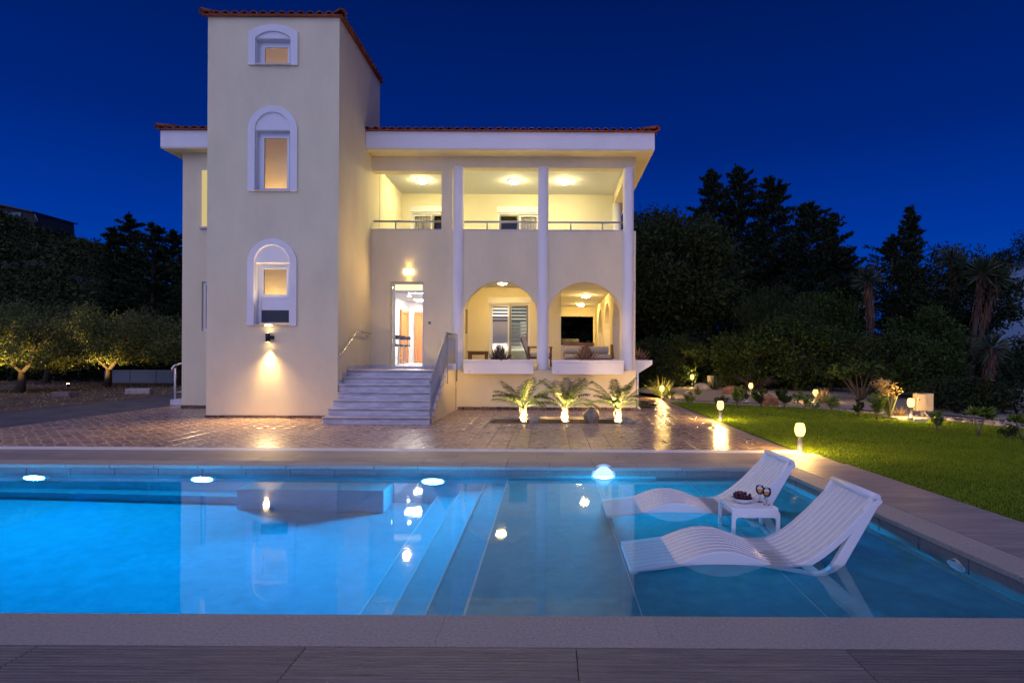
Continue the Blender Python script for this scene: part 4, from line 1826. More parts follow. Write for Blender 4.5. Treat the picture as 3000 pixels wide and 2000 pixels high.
# pool lights
for x, z, lb in ((-7.0, -.47, 'underwater pool light farthest left on the far wall'),
                 (-4.72, -.47, 'underwater pool light left of the sunk bench'),
                 (-1.59, -.47, 'underwater pool light between sunk bench and pool steps'),
                 (.73, -.122, 'half sunk dome pool light at the waterline of the shallow shelf')):
    t = thing('pool_light', lb, 'pool light', (x, PY1, z), 'lights on the far pool wall')
    hi = z > -.3
    k = MB()
    k.lathe([(.1655, -.003), (.182, -.003), (.182, -.016), (.172, -.05), (.1655, -.05)] if not hi else [(.165, -.016), (.165, -.003)], (x, PY1, z), 24, axis='y')
    k.build('rim', 'pvc', t)
    prof = [(.006, -.105), (.055, -.100), (.09, -.086), (.12, -.055), (.133, -.0165)] if hi else [(.006, -.082), (.07, -.078), (.12, -.066), (.145, -.046), (.160, -.0165)]
    if not hi:
        k = MB()
        k.lathe(prof, (x, PY1, z), 20, axis='y')
        k.build('lens', 'lamp_pool', t)
    else:
        # the hood over the upper half glows softly, the lens below the waterline throws the light
        for nm, mm, a0 in (('hood', 'lamp_pool_hood', 0.0), ('lens', 'lamp_pool_dome', PI)):
            k = MB()
            nn = 14
            for r_, dy in prof:
                for q in range(nn + 1):
                    th = a0 + PI * q / nn
                    k.v.append((x + r_ * math.cos(th), PY1 + dy, z + r_ * math.sin(th)))
            for i in range(len(prof) - 1):
                for q in range(nn):
                    k.f.append((i * (nn + 1) + q, i * (nn + 1) + q + 1, (i + 1) * (nn + 1) + q + 1, (i + 1) * (nn + 1) + q))
                    k.s.append(True)
            k.build(nm, mm, t)

# unlit fitting on the right wall
yv = 4.55
t = thing('pool_inlet', 'round white ribbed fitting on the right pool wall under water', 'pool fitting', (pool_right(yv), yv, -.20))
for r, d in ((.115, .012), (.085, .022), (.055, .030), (.026, .036)):
    k = MB()
    k.lathe([(r, -d), (r - .012, -d - .003), (r - .014, -.001), (r, -.001)], (pool_right(yv), yv, -.205), 20, axis='x')
    k.build('ring', 'pvc', t)

# ================================================================== POOL FURNITURE
PROF = [(0, -.135), (.1, -.103), (.2, -.068), (.3, -.028), (.37, .004), (.46, .04), (.55, .073), (.64, .095), (.73, .102), (.82, .094), (.92, .065), (1.02, .028),
        (1.1, .000), (1.18, -.013), (1.26, -.007), (1.32, .008), (1.40, .045), (1.48, .096), (1.56, .159), (1.64, .231), (1.72, .310), (1.80, .392), (1.88, .475), (1.935, .532)]
LW = .68


def offset_profile(th):
    out = []
    for i, (x, z) in enumerate(PROF):
        a = PROF[max(0, i - 1)]
        c = PROF[min(len(PROF) - 1, i + 1)]
        tx, tz = c[0] - a[0], c[1] - a[1]
        L = math.hypot(tx, tz)
        t_ = th(i) if callable(th) else th
        out.append((x + tz / L * t_, z - tx / L * t_))
    return out


def lounger(x, y, label, first=None):
    """pool lounger: nine long slats over a wave shaped shell, raking rear legs that fold forward under the seat"""
    if first is not None:
        return copy_tree(first, None, (x, y, WATER), label)
    t = thing('sun_lounger', label, 'sun lounger', (0, 0, 0), 'white in-pool sun loungers')
    n = 9
    w = LW / n
    und = offset_profile(.016)
    for i in range(n):
        k = MB()
        a, c = -LW / 2 + i * w + .007, -LW / 2 + (i + 1) * w - .007
        k.prism(PROF + und[::-1], 'y', a, c, smooth=False)
        k.build('slat', 'lounger_slat', t, .003)
    # raised ribs between the slats, whiter to show light on the edges
    up, dn = offset_profile(-.005), offset_profile(.012)
    for i in range(1, n):
        k = MB()
        a = -LW / 2 + i * w
        k.prism(up + dn[::-1], 'y', a - .0065, a + .0065)
        k.build('lit_edge_rib', 'lounger_white', t, .002)
    # shell under the slats, closes the gaps
    u0, u1 = offset_profile(.0165), offset_profile(.03)
    k = MB()
    k.prism(u0 + u1[::-1], 'y', -LW / 2 + .02, LW / 2 - .02)
    k.build('shell', 'lounger_white', t)
    # side beams, deeper at the knee

    def depth(i):
        x_ = PROF[i][0]
        d = .052 + .055 * math.exp(-((x_ - .74) / .26) ** 2)
        return d if x_ > .1 else .045

    lo = offset_profile(depth)
    for s_ in (-1, 1):
        k = MB()
        y0, y1 = (-LW / 2 - .004, -LW / 2 + .034) if s_ < 0 else (LW / 2 - .034, LW / 2 + .004)
        k.prism([(px, pz - .004) for px, pz in PROF] + lo[::-1], 'y', y0, y1)
        k.build('side_beam', 'lounger_white', t, .004)
    # rear legs
    TX, TZ_ = 1.945, .535
    for s_ in (-1, 1):
        y0, y1 = (-LW / 2 - .003, -LW / 2 + .05) if s_ < 0 else (LW / 2 - .05, LW / 2 + .003)
        k = MB()
        outer = [(TX - .055, TZ_ - .01), (TX + .012, TZ_ - .005), (TX + .018, TZ_ - .03), (1.665, -.02), (1.60, -.155), (1.52, -.235), (1.44, -.245),
                 (1.10, -.085), (1.04, -.055), (1.05, -.03), (1.13, -.045), (1.44, -.185), (1.50, -.175), (1.555, -.10), (1.585, -.0)]
        k.prism(outer, 'y', y0, y1)
        k.build('leg', 'lounger_white', t, .006)
    k = MB()
    k.tube([(TX - .022, -LW / 2 - .003, TZ_ - .012), (TX - .022, LW / 2 + .003, TZ_ - .012)], .034, 12)
    k.build('top_bar', 'lounger_white', t)
    k = MB()
    k.box(1.42, 1.52, -LW / 2 + .051, LW / 2 - .051, -.25, -.225)
    k.build('foot_bar', 'lounger_white', t, .006)
    k = MB()
    k.box(.0, .06, -LW / 2 + .04, LW / 2 - .04, -.25, -.165)
    k.build('front_foot', 'lounger_white', t, .006)
    t.location = (x, y, WATER)
    return t


l1 = lounger(.64, 4.80, 'nearer white slatted wave shaped sun lounger standing in the shallow pool')
lounger(.60, 6.28, 'farther white slatted wave shaped sun lounger behind the small table', l1)

# small side table
T0 = (1.72, 5.36)
TW = .455
TT = .085
tb = thing('side_table', 'white slatted square side table standing in the pool between both loungers', 'side table', (T0[0] + TW / 2, T0[1] + TW / 2, SHELF))
nsl = 6
for i in range(nsl):
    k = MB()
    a = T0[1] + .006 + i * (TW - .012) / nsl
    k.box(T0[0] + .045, T0[0] + TW - .045, a + .004, a + (TW - .012) / nsl - .004, TT - .018, TT)
    k.build('slat', 'lounger_white', tb, .003)
for yy in (T0[1], T0[1] + TW - .03):
    # bent end frame: two legs and an arched apron in one outline
    rr = .07
    out = [(T0[0], SHELF + .001), (T0[0], TT - rr)]
    out += [(T0[0] + rr - rr * math.cos(a), TT - .001 - rr + rr * math.sin(a)) for a in (R(20), R(45), R(70), R(90))]
    out += [(T0[0] + TW - rr + rr * math.sin(a), TT - .001 - rr + rr * math.cos(a)) for a in (0, R(20), R(45), R(70))]
    out += [(T0[0] + TW, TT - rr), (T0[0] + TW, SHELF + .001), (T0[0] + TW - .036, SHELF + .001), (T0[0] + TW - .036, TT - .115), (T0[0] + TW - .046, TT - .098), (T0[0] + TW - .062, TT - .092)]
    out += [(T0[0] + .062, TT - .092), (T0[0] + .046, TT - .098), (T0[0] + .036, TT - .115), (T0[0] + .036, SHELF + .001)]
    k = MB()
    k.prism(out, 'y', yy, yy + .03)
    k.build('leg_frame', 'lounger_white', tb, .006)
for xx in (T0[0] + .006, T0[0] + TW - .046):
    k = MB()
    k.box(xx, xx + .04, T0[1] + .031, T0[1] + TW - .031, TT - .05, TT - .004)
    k.build('side_rail', 'lounger_white', tb, .008)

# bowl of grapes
BX, BYY = T0[0] + .165, T0[1] + .20
bowl = thing('fruit_bowl', 'white shallow bowl holding dark grapes on the side table', 'bowl', (BX, BYY, TT))
k = MB()
pr = [(.045, .001), (.05, .006), (.085, .022), (.105, .040), (.112, .052), (.108, .053), (.10, .042), (.08, .027), (.045, .012), (.004, .010)]
k.lathe(pr, (BX, BYY, TT), 28)
k.build('dish', 'bowl_white', bowl)
k = MB()
k.box(BX - .125, BX - .095, BYY - .03, BYY + .03, TT + .047, TT + .055)
k.build('rim_handle', 'bowl_white', bowl, .003)
gm = MB()
gm.lathe([(.0015, -.0155), (.0075, -.0134), (.013, -.0075), (.0148, 0), (.013, .0075), (.0075, .0134), (.0015, .0155)], (0, 0, 0), 12)
gme = gm.mesh('grape', 'grape')
bunch = thing('grape_bunch', 'heap of dark red grapes in the white bowl', 'grapes', (BX, BYY, TT + .03))
rr = random.Random(5)
placed = []
for q in range(900):
    if len(placed) >= 46:
        break
    a, rad = rr.uniform(0, 2 * PI), .088 * math.sqrt(rr.random())
    gx, gy = rad * math.cos(a), rad * math.sin(a)
    zlim = .026 + .018 * max(0, 1 - rad / .09) if len(placed) < 22 else (.052 + .016 * max(0, 1 - (math.hypot(gx + .02, gy)) / .06) if len(placed) < 36 else .078)
    if len(placed) >= 36:
        gx, gy = gx * .5 - .02, gy * .5
    gz = zlim - .012
    if all((gx - p[0]) ** 2 + (gy - p[1]) ** 2 + (gz - p[2]) ** 2 > .0225 ** 2 for p in placed):
        placed.append((gx, gy, gz))
for p in placed:
    o = link('grape', gme, bunch)
    o.location = p
    o.rotation_euler = (rr.uniform(0, 3), rr.uniform(0, 3), 0)


def goblet(x, y, label):
    t = thing('wine_glass', label, 'wine glass', (x, y, TT), 'filled stem glasses on the side table')
    k = MB()
    k.lathe([(.030, .001), (.030, .003), (.006, .007), (.0045, .03), (.008, .042), (.0045, .055), (.006, .068), (.022, .080), (.036, .100), (.040, .122), (.036, .148), (.033, .160),
             (.0325, .160), (.0355, .148), (.0392, .122), (.035, .101), (.021, .082), (.003, .073)], (x, y, TT), 20)
    k.build('glass', 'clear_glass', t)
    k = MB()
    k.lathe([(.003, .0735), (.0205, .083), (.0345, .102), (.0385, .118), (.0380, .1195), (.002, .1195)], (x, y, TT), 20)
    k.build('drink', 'wine', t)
    return t


goblet(T0[0] + .345, T0[1] + .235, 'rear stem glass half filled with amber drink')
goblet(T0[0] + .375, T0[1] + .135, 'front stem glass half filled with amber drink')

# ================================================================== VERANDA FURNITURE
tv_ = thing('television', 'flat dark television on the left wall of the lower veranda', 'television', (-2.75, 18.0, 2.6))
k = MB()
k.box(-2.745, -2.70, 17.35, 18.5, 2.22, 2.98)
k.build('case', 'charcoal', tv_, .006)
k = MB()
k.box(-2.699, -2.697, 17.37, 18.48, 2.24, 2.96)
k.build('screen', 'black_gloss', tv_)
k = MB()
k.box(-2.797, -2.746, 17.8, 18.05, 2.5, 2.7)
k.build('wall_mount', 'black', tv_)

tt = thing('wooden_table', 'low dark wooden table beside the left wall of the veranda', 'table', (-2.35, 18.5, FL))
k = MB()
k.box(-2.68, -2.02, 18.15, 18.75, FL + .44, FL + .48)
k.build('table_top', 'teak', tt, .006)
for x in (-2.64, -2.11):
    for y in (18.19, 18.66):
        k = MB()
        k.box(x, x + .055, y, y + .055, FL + .001, FL + .439)
        k.build('leg', 'teak', tt, .004)
k = MB()
k.box(-2.58, -2.115, 18.20, 18.225, FL + .36, FL + .438)
k.build('apron', 'teak', tt)

# timber armchair by the middle column, turned sideways
ac = thing('armchair', 'timber armchair with grey cushions behind the middle column', 'armchair', (-.30, 17.5, FL))
ax, ay = -.30, 17.5
for y in (ay - .32, ay + .26):
    k = MB()
    k.box(ax - .40, ax - .34, y, y + .06, FL + .001, FL + .62)
    k.build('leg', 'teak', ac, .005)
    k = MB()
    k.box(ax + .28, ax + .34, y, y + .06, FL + .001, FL + .585)
    k.build('leg', 'teak', ac, .005)
    k = MB()
    k.box(ax - .33, ax + .36, y - .01, y + .07, FL + .586, FL + .62)
    k.build('armrest', 'teak_light', ac, .006)
k = MB()
k.box(ax - .34, ax + .28, ay - .26, ay + .26, FL + .24, FL + .30)
k.build('seat_frame', 'teak', ac, .004)
k = MB()
k.box(ax - .32, ax + .30, ay - .255, ay + .255, FL + .301, FL + .43)
k.build('seat_cushion', 'cushion', ac, .035, 3)
k = MB()
k.prism([(ax - .47, FL + .40), (ax - .36, FL + .36), (ax - .33, FL + .43), (ax - .50, FL + .98), (ax - .60, FL + 1.0), (ax - .60, FL + .93)], 'y', ay - .25, ay + .25)
k.build('back_cushion', 'cushion', ac, .03, 3)
for y in (ay - .26, ay + .22):
    k = MB()
    k.prism([(ax - .40, FL + .25), (ax - .36, FL + .25), (ax - .60, FL + .90), (ax - .64, FL + .90)], 'y', y, y + .04)
    k.build('back_post', 'teak', ac)

# sofa seen behind the right planter
so = thing('sofa', 'low timber sofa with beige cushions behind the right planter', 'sofa', (1.25, 18.4, FL))
k = MB()
k.box(.42, 1.98, 18.1, 18.85, FL + .18, FL + .25)
k.build('seat_frame', 'teak_light', so, .005)
for x in (.44, 1.90):
    for y in (18.12, 18.77):
        k = MB()
        k.box(x, x + .06, y, y + .06, FL + .001, FL + .179)
        k.build('leg', 'teak_light', so)
for i in range(2):
    k = MB()
    k.box(.45 + .76 * i, 1.19 + .76 * i, 18.12, 18.8, FL + .251, FL + .40)
    k.build('seat_cushion', 'cushion', so, .05, 3)
for (a, c) in ((.42, 1.02), (1.20, 1.88)):
    k = MB()
    k.tube([(a, 18.45, FL + .53), (c, 18.45, FL + .53)], .125, 16)
    k.build('bolster', 'cushion', so, .05, 3)
for i in range(4):
    k = MB()
    k.box(.42, 1.45, 18.86, 18.89, FL + .30 + .125 * i, FL + .41 + .125 * i)
    k.build('back_slat', 'teak_light', so, .004)
k = MB()
k.prism([(18.1, FL + .26), (18.8, FL + .26), (18.8, FL + .72), (18.55, FL + .72)], 'x', 1.97, 2.03)
k.build('end_panel', 'teak_light', so, .004)

# barbecue
bq = thing('barbecue', 'stainless steel barbecue with dark cover lid at the far veranda opening', 'barbecue', (.75, 24.0, FL))
k = MB()
k.box(.40, 1.10, 23.7, 24.2, FL + .10, FL + .72)
k.build('cabinet', 'steel', bq, .01)
k = MB()
k.box(.36, 1.42, 23.68, 24.22, FL + .721, FL + .79)
k.build('worktop', 'steel', bq, .008)
k = MB()
k.prism([(23.7, FL + .791), (24.2, FL + .791), (24.2, FL + .98), (24.05, FL + 1.06), (23.85, FL + 1.04), (23.72, FL + .92)], 'x', .42, 1.2)
k.build('lid', 'charcoal', bq, .03, 3)
for x in (.42, 1.03):
    k = MB()
    k.lathe([(.05, -.02), (.05, .02)], (x + .02, 23.8, FL + .051), 12, axis='x')
    k.build('wheel', 'black', bq)
for x in (.55, .75, .95):
    k = MB()
    k.lathe([(.025, -.03), (.025, .0)], (x, 23.698, FL + .62), 10, axis='y')
    k.build('knob', 'black', bq)

# bar stools in the hall


def stool(x, y, label, first=None):
    if first is not None:
        return copy_tree(first, None, (x, y, FL + .005), label)
    t = thing('bar_stool', label, 'bar stool', (0, 0, 0), 'black bar stools inside the hall')
    k = MB()
    k.lathe([(.19, 0), (.19, .01), (.03, .03), (.03, .60), (.05, .62)], (0, 0, 0), 18)
    k.build('pedestal', 'steel', t)
    k = MB()
    k.box(-.18, .18, -.18, .18, .621, .69)
    k.build('seat', 'black', t, .02)
    k = MB()
    k.box(-.18, .18, .15, .19, .86, .98)
    k.build('backrest', 'black', t, .015)
    for s_ in (-.15, .15):
        k = MB()
        k.tube([(s_, -.12, .635), (s_, .12, .63), (s_, .19, .68), (s_, .17, .92)], .011, 8)
        k.build('back_tube', 'steel', t)
    k = MB()
    k.tube([(.12 * math.cos(a * PI / 6), .12 * math.sin(a * PI / 6), .25) for a in range(13)], .009, 6)
    k.build('foot_ring', 'steel', t)
    t.location = (x, y, FL + .005)
    return t


s0 = stool(-5.05, 18.2, 'black bar stool nearest the open front door')
stool(-5.05, 18.9, 'middle black bar stool seen through the open front door', s0)
stool(-5.05, 19.6, 'black bar stool nearest the timber inner door', s0)

# garden objects
eb = thing('electric_box', 'beige metal electric box on two legs over a concrete slab', 'electric box', (9.220, 14.1, 0))
k = MB()
k.box(9.050, 9.450, 14.02, 14.22, .20, .63)
k.build('cabinet', 'box_beige', eb, .008)
k = MB()
k.box(9.065, 9.270, 14.005, 14.019, .215, .615)
k.build('door', 'box_beige', eb, .004)
k = MB()
k.box(9.080, 9.095, 13.99, 14.004, .46, .50)
k.build('latch', 'black', eb)
for x in (9.200, 9.340):
    k = MB()
    k.box(x, x + .045, 14.09, 14.14, .052, .199)
    k.build('leg', 'box_beige', eb)
k = MB()
k.tube([(9.270, 14.1, .2), (9.280, 14.06, .12), (9.340, 14.05, .08), (9.380, 14.1, .055)], .010, 6)
k.build('cable', 'pvc', eb)
k = MB()
k.box(8.420, 9.570, 13.75, 14.45, -.02, .05)
sl = k.build('slab', 'concrete', eb, .012)
k = MB()
k.box(8.62, 8.90, 13.45, 13.74, -.02, .074)
tag(k.build('footing_block', 'concrete', None, .01), 'low concrete block carrying the lamp beside the electric box', 'concrete block')

cp = MB()
cp.lathe([(.20, 0), (.20, .52), (.19, .53)], (7.45, 26.3, .1), 20)
tag(cp.build('concrete_post', 'concrete', None), 'short round pale concrete post near the farthest bollard lamp', 'post')

hc = MB()
for q in range(5):
    pts = []
    for a in range(25):
        th = 2 * PI * a / 24
        r_ = .42 + .05 * q * (1 if q % 2 else -1) + .02 * math.sin(3 * th + q)
        pts.append((2.75 + r_ * math.cos(th) * .9, 17.1 + r_ * 1.2 * math.sin(th), .03 + .024 * q))
    hc.tube(pts, .013, 6)
tag(hc.build('garden_hose', 'hose_black', None), 'coiled dark garden hose on the patio at the villa corner', 'hose')
k = MB()
k.tube([(2.44, BY + .1, .1), (2.44, BY + .1, 1.05)], .03, 8)
k.tube([(2.44, BY + .1, .1), (2.5, BY + .02, .05)], .035, 8)
tag(k.build('drain_pipe', 'pvc', None), 'thin white drain pipe at the right corner of the villa base', 'pipe')

for i, off in enumerate((.55, 1.3)):
    pts = [(4.3, 19.3 + off * .8, .02)] + [(x + off * .8, y + off * .55, .015 + .012 * math.sin(x * 3)) for x, y in LB[1:]]
    k = MB()
    k.tube(pts, .016, 6)
    tag(k.build('irrigation_hose', 'hose_black', None), ('black irrigation hose running just inside the stone border', 'black irrigation hose lying farther back in the gravel bed')[i], 'hose')

# blocks lying on the dirt
for (x, y, sx, sy, sz, rz_, lb) in ((-15.9, 22.0, .42, .17, .17, .25, 'long pale concrete block on the dirt beside the driveway'),
                                  (-17.4, 20.4, .34, .2, .14, -.1, 'dark weathered block lying on the dirt under the olive trees')):
    t = MB()
    t.box(-sx, sx, -sy, sy, -.05, sz)
    o = t.build('concrete_block', 'concrete' if 'pale' in lb else 'bark_pale', None, .03)
    o.location = (x, y, 0)
    o.rotation_euler = (0, 0, rz_)
    tag(o, lb, 'concrete block', 'blocks on the dirt')

# ground spotlights at the olive trees


def ground_spot(x, y, lb, target, e):
    t = thing('ground_spotlight', lb, 'spotlight', (x, y, -.03), 'ground spotlights under the olive trees')
    k = MB()
    k.lathe([(.012, 0), (.012, .10)], (x, y, -.03), 8)
    k.build('stake', 'black', t)
    k = MB()
    k.lathe([(.045, .10), (.06, .12), (.06, .20)], (x, y, -.03), 14)
    k.build('housing', 'black', t)
    k = MB()
    k.lathe([(.05, .201), (.03, .215)], (x, y, -.03), 14)
    k.build('lens', 'lamp_spot', t)
    light('beam', 'SPOT', (x, y, .22), e, (1.0, .60, .18), t, target, size=.05, angle=95, blend=.8)


ground_spot(-21.2, 25.0, 'small bright ground spotlight before the lit olive trunk', (-20.8, 27.0, 2.6), 1500)
ground_spot(-21.0, 20.9, 'ground spotlight under the leftmost olive tree', (-20.7, 22.4, 2.2), 1100)

# lamp on the side wall, lights the side steps
t = thing('wall_lamp', 'small lamp on the left side wall of the villa', 'wall lamp', (-10.26, 16.6, 2.5), 'outdoor wall lamps')
k = MB()
k.box(-10.42, -10.29, 16.52, 16.68, 2.4, 2.6)
k.build('shade', 'lamp_side', t, .01)
k = MB()
k.box(-10.289, -10.262, 16.55, 16.65, 2.42, 2.58)
k.build('back_plate', 'pvc', t)

# ================================================================== PLANTS


def gpt(px, py, z=0.0):
    """where a spot of the survey photograph (3000 x 2000) lies on level ground of height z"""
    x = px + 0.0052 * (py - 1000)
    y = py - 0.0052 * (px - 1500)
    Y = 1667 * (CAM_H - z) / (y - 1042)
    return (x - 1613) * Y / 1667, Y


def wpt(px, py, Y):
    x = px + 0.0052 * (py - 1000)
    y = py - 0.0052 * (px - 1500)
    return (x - 1613) * Y / 1667, CAM_H + (1042 - y) * Y / 1667


def limbs(mb, base, tips, r0, r1, sway=.12, n=5, rg=None):
    rg = rg or RNG
    base = np.array(base, float)
    for t in tips:
        t = np.array(t, float)
        pts, rs = [], []
        L = np.linalg.norm(t - base)
        bend = rg.normal(size=3) * sway * L
        for i in range(n + 1):
            f = i / n
            p = base + (t - base) * f + bend * math.sin(PI * f) * .6
            pts.append(tuple(p))
            rs.append(r0 * (1 - f) + r1 * f)
        mb.tube(pts, rs, 7)


def olive(x, y, h, rad, seed, label, forks=((-.9, 0), (.2, .3), (.8, -.2)), lean=0.0, zmin=.35):
    rg = np.random.default_rng(seed)
    t = thing('olive_tree', label, 'olive tree', (x, y, -.05), 'olive trees on the dirt')
    k = MB()
    fk = (x + .12 + lean * .3, y, .75)
    k.tube([(x, y, -.1), (x + .09, y, .3), fk], [.20, .14, .11], 9)
    tips = []
    for a, b_ in forks:
        m_ = (x + lean + a * rad * .45, y + b_ * rad * .5, h * .5)
        k.tube([fk, ((fk[0] + m_[0]) / 2 + .08, (fk[1] + m_[1]) / 2, (fk[2] + m_[2]) / 2 - .12), m_], [.08, .055, .035], 7)
        for q in range(4):
            tips.append((m_, (x + lean + a * rad * .8 + rg.normal() * .5, y + b_ * rad + rg.normal() * .5, h * (.62 + .3 * rg.random()))))
    for m_, tp_ in tips:
        limbs(k, m_, [tp_], .045, .012, rg=rg)
    k.build('trunk', 'bark', t)
    nC = 64
    th = rg.uniform(0, 2 * PI, nC)
    rr_ = rad * np.sqrt(rg.uniform(0.02, 1, nC)) * .92
    dome_ = np.sqrt(np.maximum(0, 1 - (rr_ / (rad * 1.02)) ** 2))
    zc = h * .22 + (h * .69) * dome_ * rg.uniform(.25, 1.0, nC)
    C = np.stack([x + lean + rr_ * np.cos(th), y + .8 * rr_ * np.sin(th), zc], 1)
    P = clump_points(C, rg.uniform(.38, .72, nC) * rad / 2.5, 520, rg, .35, .85)
    P = P[P[:, 2] > np.where(np.hypot(P[:, 0] - x - .1, P[:, 1] - y) < .55, .95, zmin)]
    # sprigs that poke out of the top
    sp = C[rg.integers(0, nC, 60)]
    s2 = np.concatenate([sp + np.array([0, 0, 1.0]) * f + rg.normal(size=sp.shape) * .10 for f in np.linspace(.3, .85, 7)])
    P = np.concatenate([P, s2])
    leaves('crown', P, .12, 'leaf_olive', t, .34, dirs=np.array([[0, 0, .45]]), rng=rg)
    return t


olive(-20.75, 26.6, 4.0, 2.9, 1, 'lit olive tree with bare forked trunk behind the ground spotlight')
olive(-18.4, 28.0, 4.1, 2.8, 2, 'darker olive tree between the lit olive and the villa', zmin=.95)
olive(-21.1, 22.6, 3.2, 2.2, 3, 'leftmost olive tree with warm light on its lower leaves')
olive(-26.2, 29.5, 4.5, 2.9, 4, 'greyish olive tree behind the leftmost olive')


def conifer(x, y, z0, h, w, seed, name, label, m='leaf_cypress', n=150, up=.25, gap=.0, bottom=.06, per=46, size=.17, grp='dark conifers behind the garden', taper=.8):
    """spire tree of separate drooping or rising boughs with gaps between them"""
    rg = np.random.default_rng(seed)
    t = thing(name, label, 'conifer', (x, y, z0), grp)
    k = MB()
    k.tube([(x, y, z0 - .3), (x + .1, y, z0 + h * .5), (x, y, z0 + h * .97)], [.22 + h * .008, .14, .02], 7)
    C, D = [], []
    layers = rg.uniform(.6, 1.3, 40)
    for i in range(n):
        f = bottom + (1 - bottom) * (i / n) ** .9
        zz = z0 + h * f
        L = w * ((1 - f) ** taper + .05) * rg.uniform(.45, 1.15) * layers[int(f * 39)]
        a = rg.uniform(0, 2 * PI)
        d = np.array([math.cos(a), math.sin(a), up * rg.uniform(.3, 1.5)])
        tip = np.array([x, y, zz]) + d * L
        if i % 3 == 0:
            k.tube([(x, y, zz - .1), tuple(tip)], [.045, .008], 5)
        s = rg.uniform(.12, 1.0, per) ** .75
        P = np.array([x, y, zz]) + d * L * s[:, None]
        P += rg.normal(size=P.shape) * np.array([.13, .13, .10]) * (0.5 + L * .3) * (1.15 - s[:, None] * .7)
        C.append(P)
        D.append(np.repeat(d[None], per, 0) * .7 + np.array([0, 0, .5]))
    # leading shoot
    q = 60
    f = rg.uniform(.9, 1.02, q)
    C.append(np.stack([x + rg.normal(size=q) * .08, y + rg.normal(size=q) * .08, z0 + h * f], 1))
    D.append(np.repeat(np.array([[0, 0, 1.2]]), q, 0))
    k.build('trunk', 'bark', t)
    leaves('crown', np.concatenate(C), size, m, t, .35, dirs=np.concatenate(D), spread=.8, rng=rg)
    return t


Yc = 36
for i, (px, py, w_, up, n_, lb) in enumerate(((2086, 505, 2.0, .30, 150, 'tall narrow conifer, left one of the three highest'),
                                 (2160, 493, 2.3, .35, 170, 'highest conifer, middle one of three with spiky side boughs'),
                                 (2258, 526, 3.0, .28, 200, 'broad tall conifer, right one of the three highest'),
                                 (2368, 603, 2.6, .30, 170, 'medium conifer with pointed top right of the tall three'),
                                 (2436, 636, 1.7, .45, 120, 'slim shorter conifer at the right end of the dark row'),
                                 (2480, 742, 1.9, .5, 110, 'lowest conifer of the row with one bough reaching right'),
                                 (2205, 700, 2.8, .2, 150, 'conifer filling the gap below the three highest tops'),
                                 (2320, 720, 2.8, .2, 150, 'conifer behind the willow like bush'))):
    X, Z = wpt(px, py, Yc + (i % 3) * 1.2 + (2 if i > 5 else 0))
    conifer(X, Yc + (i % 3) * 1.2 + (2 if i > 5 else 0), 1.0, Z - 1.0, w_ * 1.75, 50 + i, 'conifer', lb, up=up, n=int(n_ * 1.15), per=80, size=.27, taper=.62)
X, Z = wpt(2668, 612, 30)
conifer(X, 30, .6, Z - .6, 2.0, 70, 'cypress', 'pointed cypress rising alone between two yuccas', n=190, up=.55, per=60, size=.2, taper=.75)
X, Z = wpt(2612, 705, 29)
conifer(X, 29, .6, Z - .6, 2.4, 71, 'cypress', 'lower shaggy cypress left of the pointed cypress', n=130, up=.3, per=55, size=.2, taper=.4)
# left group
for i, (px, py, w_, lb) in enumerate(((335, 672, 2.6, 'dark cypress at the left of the group beside the hill'), (378, 632, 3.0, 'tallest dark cypress behind the olive trees'),
                                      (445, 660, 3.2, 'broad dark cypress in the middle behind the olives'), (505, 678, 3.2, 'dark cypress nearest the villa wall'), (560, 720, 3.0, 'dark cypress mostly behind the villa corner'))):
    Y = 43 + (i % 2) * 2
    X, Z = wpt(px, py, Y)
    conifer(X, Y, .5, Z - .5, w_ * 1.15, 80 + i, 'cypress', lb, m='leaf_dark', n=200, up=.22, per=60, size=.26, taper=.55, grp='dark cypresses behind the olives')


def round_tree(x, y, z0, zc, rad, nC, per, size, seed, name, label, cat, m, squash=1.0, trunk='bark', grp=None, drop=None, aspect=.4, r_c=.32):
    rg = np.random.default_rng(seed)
    t = thing(name, label, cat, (x, y, z0), grp)
    k = MB()
    u = unit(rg.normal(size=(nC, 3)))
    u[:, 2] *= squash
    C = np.array([x, y, zc]) + u * rad * rg.uniform(.55, .95, (nC, 1))
    C = C[C[:, 2] > z0 + .25]
    k.tube([(x, y, z0 - .2), (x + .1, y, z0 + (zc - z0) * .5), (x, y, zc)], [.06 * rad + .04, .045 * rad + .03, .03], 8)
    limbs(k, (x + .05, y, z0 + (zc - z0) * .45), [tuple(c) for c in C[::max(1, len(C) // 12)]], .03 * rad + .012, .008, rg=rg)
    k.build('trunk', trunk, t)
    P = clump_points(C, rg.uniform(.7, 1.25, len(C)) * rad * r_c, per, rg, .4, .85)
    P = P[P[:, 2] > z0 + .02]
    dirs = np.array([[0, 0, -1.1]]) if drop else unit(P - np.array([x, y, zc])) * .6
    leaves('crown', P, size, m, t, aspect, dirs=dirs, spread=.8, rng=rg)
    return t


